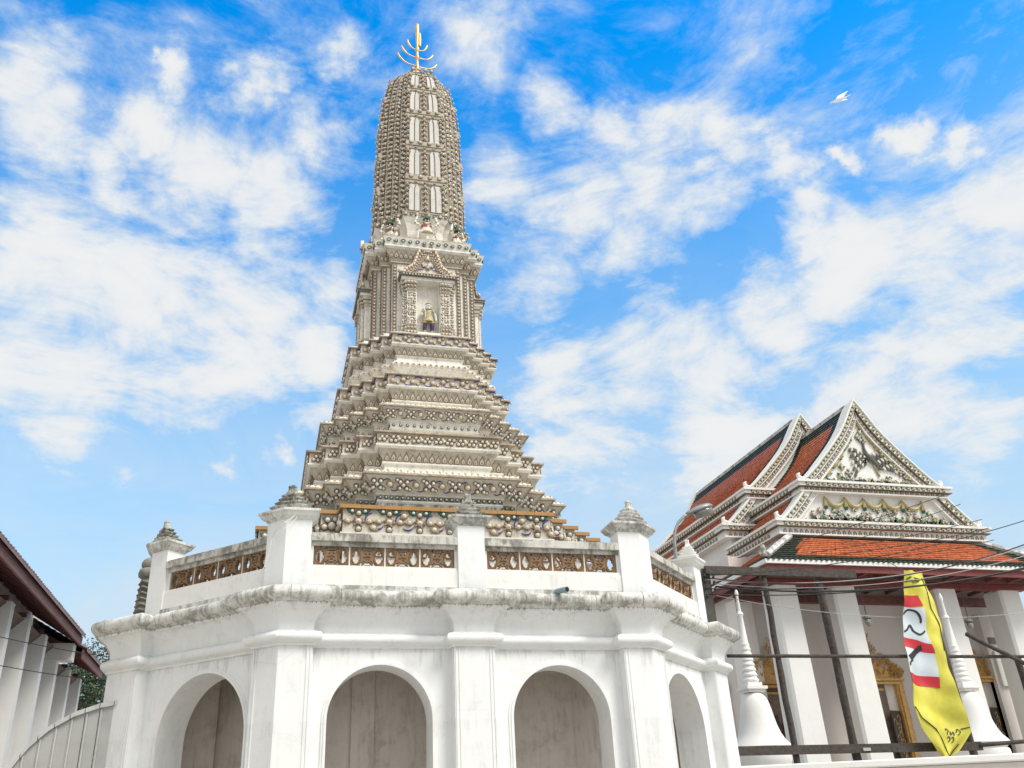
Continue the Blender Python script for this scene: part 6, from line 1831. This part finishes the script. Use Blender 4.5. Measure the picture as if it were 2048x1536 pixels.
# ================================================================ street lamp
sl_ = thing('street_lamp', 'grey curved arm street lamp rising behind the right gallery corner', 'street lamp', (12.4, 25.0, 0))
m = MB(); m.tube([(12.42, 25, 0), (12.42, 25, 9.0), (12.44, 25, 9.5), (12.50, 25, 9.85), (12.66, 25, 10.15), (12.9, 24.98, 10.38), (13.05, 24.97, 10.46)], [0.085, 0.06, 0.055, 0.05, 0.05, 0.05, 0.05], 'lamp_grey', 10); m.build('pole', sl_, smooth=True)
m = MB()
ax = Vector((0.93, 0.05, 0.30)).normalized(); sd = Vector((0, 1, 0)); nv = ax.cross(sd).normalized() * -1
rings = []
for f, w, h in ((0, .06, .06), (.15, .12, .10), (.35, .22, .15), (.6, .29, .18), (.82, .27, .17), (.95, .18, .12), (1.0, .05, .03)):
    c = Vector((12.98, 24.97, 10.44)) + ax * (1.02 * f)
    rings.append([tuple(c + sd * (w * math.cos(2 * PI * k / 12)) + nv * (h * math.sin(2 * PI * k / 12) * (1.0 if math.sin(2 * PI * k / 12) * nv.z > 0 else 0.25))) for k in range(12)])
m.loft(rings, 'lamp_grey'); recalc(m.build('head', sl_, smooth=True))
m = MB(); rings = []
for f, w in ((.30, .10), (.42, .19), (.65, .25), (.84, .22), (.94, .10)):
    c = Vector((12.98, 24.97, 10.44)) + ax * (1.02 * f) - nv * (0.03 if nv.z > 0 else -0.03)
    s_ = -1 if nv.z > 0 else 1
    rings.append([tuple(c + sd * (w * math.cos(PI * k / 8)) + nv * s_ * (0.22 * math.sin(PI * k / 8))) for k in range(9)])
m.loft(rings, 'lamp_glass'); recalc(m.build('lens', sl_, smooth=True))

# ================================================================ weathered stone pillar behind the left gallery corner
sp_ = thing('stone_pillar', 'weathered grey carved stone pillar just behind the far left gallery post', 'pillar', (-2.83, 19.9, 5.5))
PX_, PY_ = -2.66, 20.7
m = MB(); pr = [(0.21, 5.5), (0.24, 5.6)]
for k in range(8): z = 5.62 + 0.15 * k; pr += [(0.225 - .008 * k, z), (0.24 - .008 * k, z + .05), (0.228 - .008 * k, z + .10), (0.21 - .008 * k, z + .145)]
m.lathe(pr + [(.15, 6.86)], 'stone_grey', 12, (PX_, PY_)); m.build('body', sp_, smooth=True)
m = MB()
for k in range(9):
    z = 5.7 + .125 * k; m.tube([(PX_ - .22 + .006 * k, PY_ - .06, z), (PX_ - .08, PY_ - .21, z + .05), (PX_ + .08, PY_ - .22, z), (PX_ + .2, PY_ - .08, z + .05)], .028, 'stone_grey', 5)
e = m.build('carved_relief', sp_); e['kind'] = 'stuff'
m = MB(); m.lathe([(.15, 6.84), (.22, 6.88), (.235, 6.97), (.21, 7.05), (.15, 7.08)], 'stone_grey', 14, (PX_, PY_)); m.build('collar', sp_, smooth=True)
m = MB(); m.lathe([(.14, 7.07), (.185, 7.12), (.19, 7.2), (.15, 7.27), (.07, 7.32), (.01, 7.335)], 'stone_grey', 14, (PX_, PY_)); m.build('knob', sp_, smooth=True)

# ================================================================ string of wire hanging over the left post
m = MB()
q = [(0.42, 16.0, 6.98), (0.36, 15.94, 6.9), (0.28, 15.9, 6.80), (0.18, 15.86, 6.72), (0.06, 15.95, 6.62), (-0.02, 16.1, 6.5), (-0.06, 16.1, 6.2), (-0.12, 16.1, 5.95), (-0.18, 16.15, 5.85)]
m.tube(q, 0.008, 'string', 4); m.tube([(x + .03 * math.sin(i), y, z - .05 - .02 * i) for i, (x, y, z) in enumerate(q[:5])], 0.006, 'string', 4)
o = m.build('string', None); o['label'] = 'thin white string draped from the finial of the left corner post'; o['category'] = 'string'

# ================================================================ left hall with maroon eaves
lh = thing('side_hall', 'long cream hall with white wall fins and maroon eaves along the left edge', 'building', (-8, 27, 0))
m = MB(); m.box(-14, -7.7, 15, 38.3, 0, 8.6, 'cream_wall'); m.build('wall', lh)
fin_y = [19.2, 21.4, 23.5, 25.55, 27.65, 29.95, 32.1, 34.4, 36.55]
for i, y in enumerate(fin_y):
    ztop = 7.42 if y < 33 else 7.1
    m = MB(); m.loft([[(-7.9, y, 0), (-6.62, y, 0), (-6.62, y + .34, 0), (-7.9, y + .34, 0)], [(-7.9, y, ztop), (-6.62, y, ztop - 0.02), (-6.62, y + .34, ztop - 0.02), (-7.9, y + .34, ztop)]], 'hall_column')
    recalc(m.build('wall_fin', lh))
for i in range(len(fin_y) - 1):
    y0, y1 = fin_y[i] + .34, fin_y[i + 1]
    zt = 7.42 if y0 < 32.3 else 7.1
    m = MB(); m.loft([[(-7.72, y0, zt - .95), (-7.66, y0, zt - .95), (-6.75, y0, zt - .05), (-7.72, y0, zt - .05)], [(-7.72, y1, zt - .95), (-7.66, y1, zt - .95), (-6.75, y1, zt - .05), (-7.72, y1, zt - .05)]], 'brown_panel')
    recalc(m.build('eave_panel', lh))
    m = MB(); m.loft([[(-7.6, y0 + .02, zt - .62), (-7.5, y0 + .02, zt - .75), (-6.64, y0 + .02, zt - .02), (-6.8, y0 + .02, zt + .02)], [(-7.6, y0 + .16, zt - .62), (-7.5, y0 + .16, zt - .75), (-6.64, y0 + .16, zt - .02), (-6.8, y0 + .16, zt + .02)]], 'hall_column')
    recalc(m.build('bracket', lh))
    m = MB(); m.box(-6.66, -6.52, y0, y1, zt - .16, zt - .03, 'hall_column') if False else m.box(-7.7, -6.7, y1 - .12, y1 - .02, zt + .0, zt + .12, 'maroon_board')
    m.build('rafter', lh)
def sroof(x, z, y0, y1, rise, nm):
    m = MB()
    m.box(x - .04, x + .02, y0, y1, z - .30, z, 'maroon_board'); e = m.build('fascia', lh)
    m = MB(); m.add([(x - .04, y0, z - .12), (x - .04, y1, z - .12), (x - 2.2, y1, z + rise * 2.2 - .12), (x - 2.2, y0, z + rise * 2.2 - .12)], [(0, 1, 2, 3)], 'maroon_board')
    k = int((y1 - y0) / .75)
    for j in range(k):
        y = y0 + (y1 - y0) * (j + .5) / k
        m.loft([[(x - .06, y, z - .28), (x - .06, y + .09, z - .28), (x - .06, y + .09, z - .13), (x - .06, y, z - .13)], [(x - 1.6, y, z - .28 + rise * 1.5), (x - 1.6, y + .09, z - .28 + rise * 1.5), (x - 1.6, y + .09, z - .13 + rise * 1.5), (x - 1.6, y, z - .13 + rise * 1.5)]], 'maroon_board')
    m.build('soffit', lh)
    # tiled slope with individual end tiles on the edge
    m = MB(); nr = 22
    for r_ in range(nr):
        s0, s1 = -.10 + r_ * .24, -.10 + (r_ + 1) * .24 + .04
        L = .035
        m.add([(x + .12 - s0 * .9 - 0.1, y0, z + s0 * rise + .05 + L), (x + .12 - s0 * .9 - 0.1, y1, z + s0 * rise + .05 + L), (x + .12 - s1 * .9 - 0.1, y1, z + s1 * rise + .05), (x + .12 - s1 * .9 - 0.1, y0, z + s1 * rise + .05),
               (x + .12 - s0 * .9 - 0.1, y0, z + s0 * rise + .0), (x + .12 - s0 * .9 - 0.1, y1, z + s0 * rise + .0)], [(0, 1, 2, 3), (4, 5, 1, 0)], 'tile_old')
    o = m.build('roof_slope', lh)
    m = MB(); k = int((y1 - y0) / .24)
    for j in range(k):
        y = y0 + (y1 - y0) * (j + .5) / k
        m.tube([(x + .10, y, z + .03), (x - .25, y, z + .05 + .3 * rise)], .05 + jit(.008), 'tile_old', 5)
    o = m.build('eave_tiles', lh); o['kind'] = 'stuff'
sroof(-6.0, 7.78, 17.5, 32.3, .62, 'a')
sroof(-5.95, 7.42, 32.6, 36.9, .50, 'b')
m = MB(); m.box(-7.3, -6.15, 31.9, 32.35, 6.95, 7.5, 'cream_wall'); m.build('eave_end_box', lh)

# ================================================================ curved grey sheet metal fence at the lower left
fn = thing('metal_fence', 'grey ribbed sheet metal fence panel with curved top at lower left', 'fence', (-3.6, 19.0, 0))
def ftop(x):
    K = [(-4.75, 2.1), (-4.50, 2.60), (-4.36, 2.92), (-4.13, 3.26), (-3.83, 3.56), (-3.43, 3.80), (-3.0, 3.95), (-2.5, 4.05)]
    for (a, z0), (b, z1) in zip(K, K[1:]):
        if x <= b: return z0 + (z1 - z0) * max(0, x - a) / (b - a)
    return K[-1][1]
xs = [-4.75 + 2.25 * k / 9 for k in range(10)]
for i in range(9):
    m = MB(); a, b = xs[i] + .006, xs[i + 1] - .006
    pp = [(a, 19.0, 0.3), (b, 19.0, 0.3)] + [(b - (b - a) * t / 4, 19.0, ftop(b - (b - a) * t / 4) - .05) for t in range(5)]
    m.loft([pp, [(x, y + .03, z) for x, y, z in pp]], 'sheet_metal'); recalc(m.build('panel', fn))
    for xx in (a + .03, ):
        m = MB(); m.tube([(xx, 18.985, 0.3), (xx, 18.985, ftop(xx) - .07)], .018, 'sheet_trim', 6); m.build('rib', fn)
for i in range(9):
    m = MB(); a, b = xs[i] + .008, xs[i + 1] - .008
    P_ = [a + (b - a) * t / 4 for t in range(5)]
    m.loft([[(x, 18.93, ftop(x) - .055), (x, 18.93, ftop(x) + .03), (x, 19.10, ftop(x) + .03), (x, 19.10, ftop(x) - .055)] for x in P_], 'sheet_trim'); recalc(m.build('coping', fn))

# ================================================================ trees beyond the left hall
def tree(x, y, h, rad, label, lm, seed, zc=0.6):
    rn = random.Random(seed)
    t = thing('tree', label, 'tree', (x, y, 0))
    m = MB(); tips = []
    m.tube([(x, y, 0), (x + .1, y, h * .25), (x - .05, y + .1, h * .5), (x, y, h * .72)], [.26, .21, .15, .08], 'bark', 8)
    for k in range(14):
        a = rn.uniform(0, 2 * PI); z0 = h * rn.uniform(.3, .68); L = rad * rn.uniform(.5, .95)
        e = (x + math.cos(a) * L, y + math.sin(a) * L, z0 + h * rn.uniform(.06, .24))
        mid = (x + math.cos(a) * L * .5, y + math.sin(a) * L * .5, z0 + h * .07)
        m.tube([(x, y, z0), mid, e], [.08, .05, .02], 'bark', 5); tips += [e, mid]
    m.build('trunk', t)
    m = MB()
    for k in range(20): 
        a = rn.uniform(0, 2 * PI); q = rn.random() ** .5 * rad * .8; tips.append((x + math.cos(a) * q, y + math.sin(a) * q, h * rn.uniform(.35, .97) ))
    s = m.slot(lm[0]); s2 = m.slot(lm[1])
    for c in tips:
        cr = rad * rn.uniform(.22, .42)
        col = rn.random() < .35
        for k in range(330):
            v = Vector((rn.gauss(0, 1), rn.gauss(0, 1), rn.gauss(0, .75))); v = v.normalized() * cr * rn.random() ** .33
            p = Vector(c) + v
            if p.z < 1.5: continue
            d1 = Vector((rn.gauss(0, 1), rn.gauss(0, 1), rn.gauss(0, .6))).normalized() * .085; d2 = d1.cross(Vector((rn.gauss(0, 1), rn.gauss(0, 1), rn.gauss(0, 1)))).normalized() * .045
            q = len(m.v); m.v += [tuple(p - d1), tuple(p + d2), tuple(p + d1), tuple(p - d2)]; m.f.append((q, q + 1, q + 2, q + 3)); m.m.append(s2 if col else s)
    m.build('crown', t)
tree(-9.6, 50.0, 9.8, 2.6, 'dark green tree filling the gap beside the left hall', ('leaf_a', 'leaf_b'), 5)
tree(-8.6, 56.0, 12.2, 3.0, 'pale green tree rising behind the dark one at the left', ('leaf_b', 'leaf_a'), 9)
tree(-6.6, 53.0, 9.5, 2.4, 'dark tree half hidden behind the left pier of the gallery', ('leaf_a', 'leaf_a'), 15)

# ================================================================ bird shape added for a stray white mark in the upper right sky
bd = thing('bird', 'small white mark in the blue sky at the upper right, shaped as a gliding bird', 'bird', (36.7, 39.0, 46.65))
BP = Vector((36.7, 39.0, 46.65)); bx_ = Vector((-0.82, 0.57, -0.10)).normalized(); bz_ = Vector((0, 0, 1)); by_ = bx_.cross(bz_).normalized()
def bp(a, b, c): return tuple(BP + bx_ * a + by_ * b + bz_ * c)
m = MB(); m.tube([bp(-.80, 0, .10), bp(-.5, 0, .06), bp(-.2, 0, 0), bp(.1, 0, -.02), bp(.35, 0, -.01), bp(.5, 0, .03), bp(.62, 0, .0), bp(.72, 0, -.03)], [.012, .03, .10, .13, .10, .05, .055, .01], 'feather', 8); m.build('body', bd, smooth=True)
for s_ in (-1, 1):
    m = MB(); m.add([bp(-.25, s_ * .05, .05), bp(.28, s_ * .05, .05), bp(.12, s_ * .32, .13), bp(-.62, s_ * .46, .15)], [(0, 1, 2, 3)], 'feather'); m.build('wing', bd)
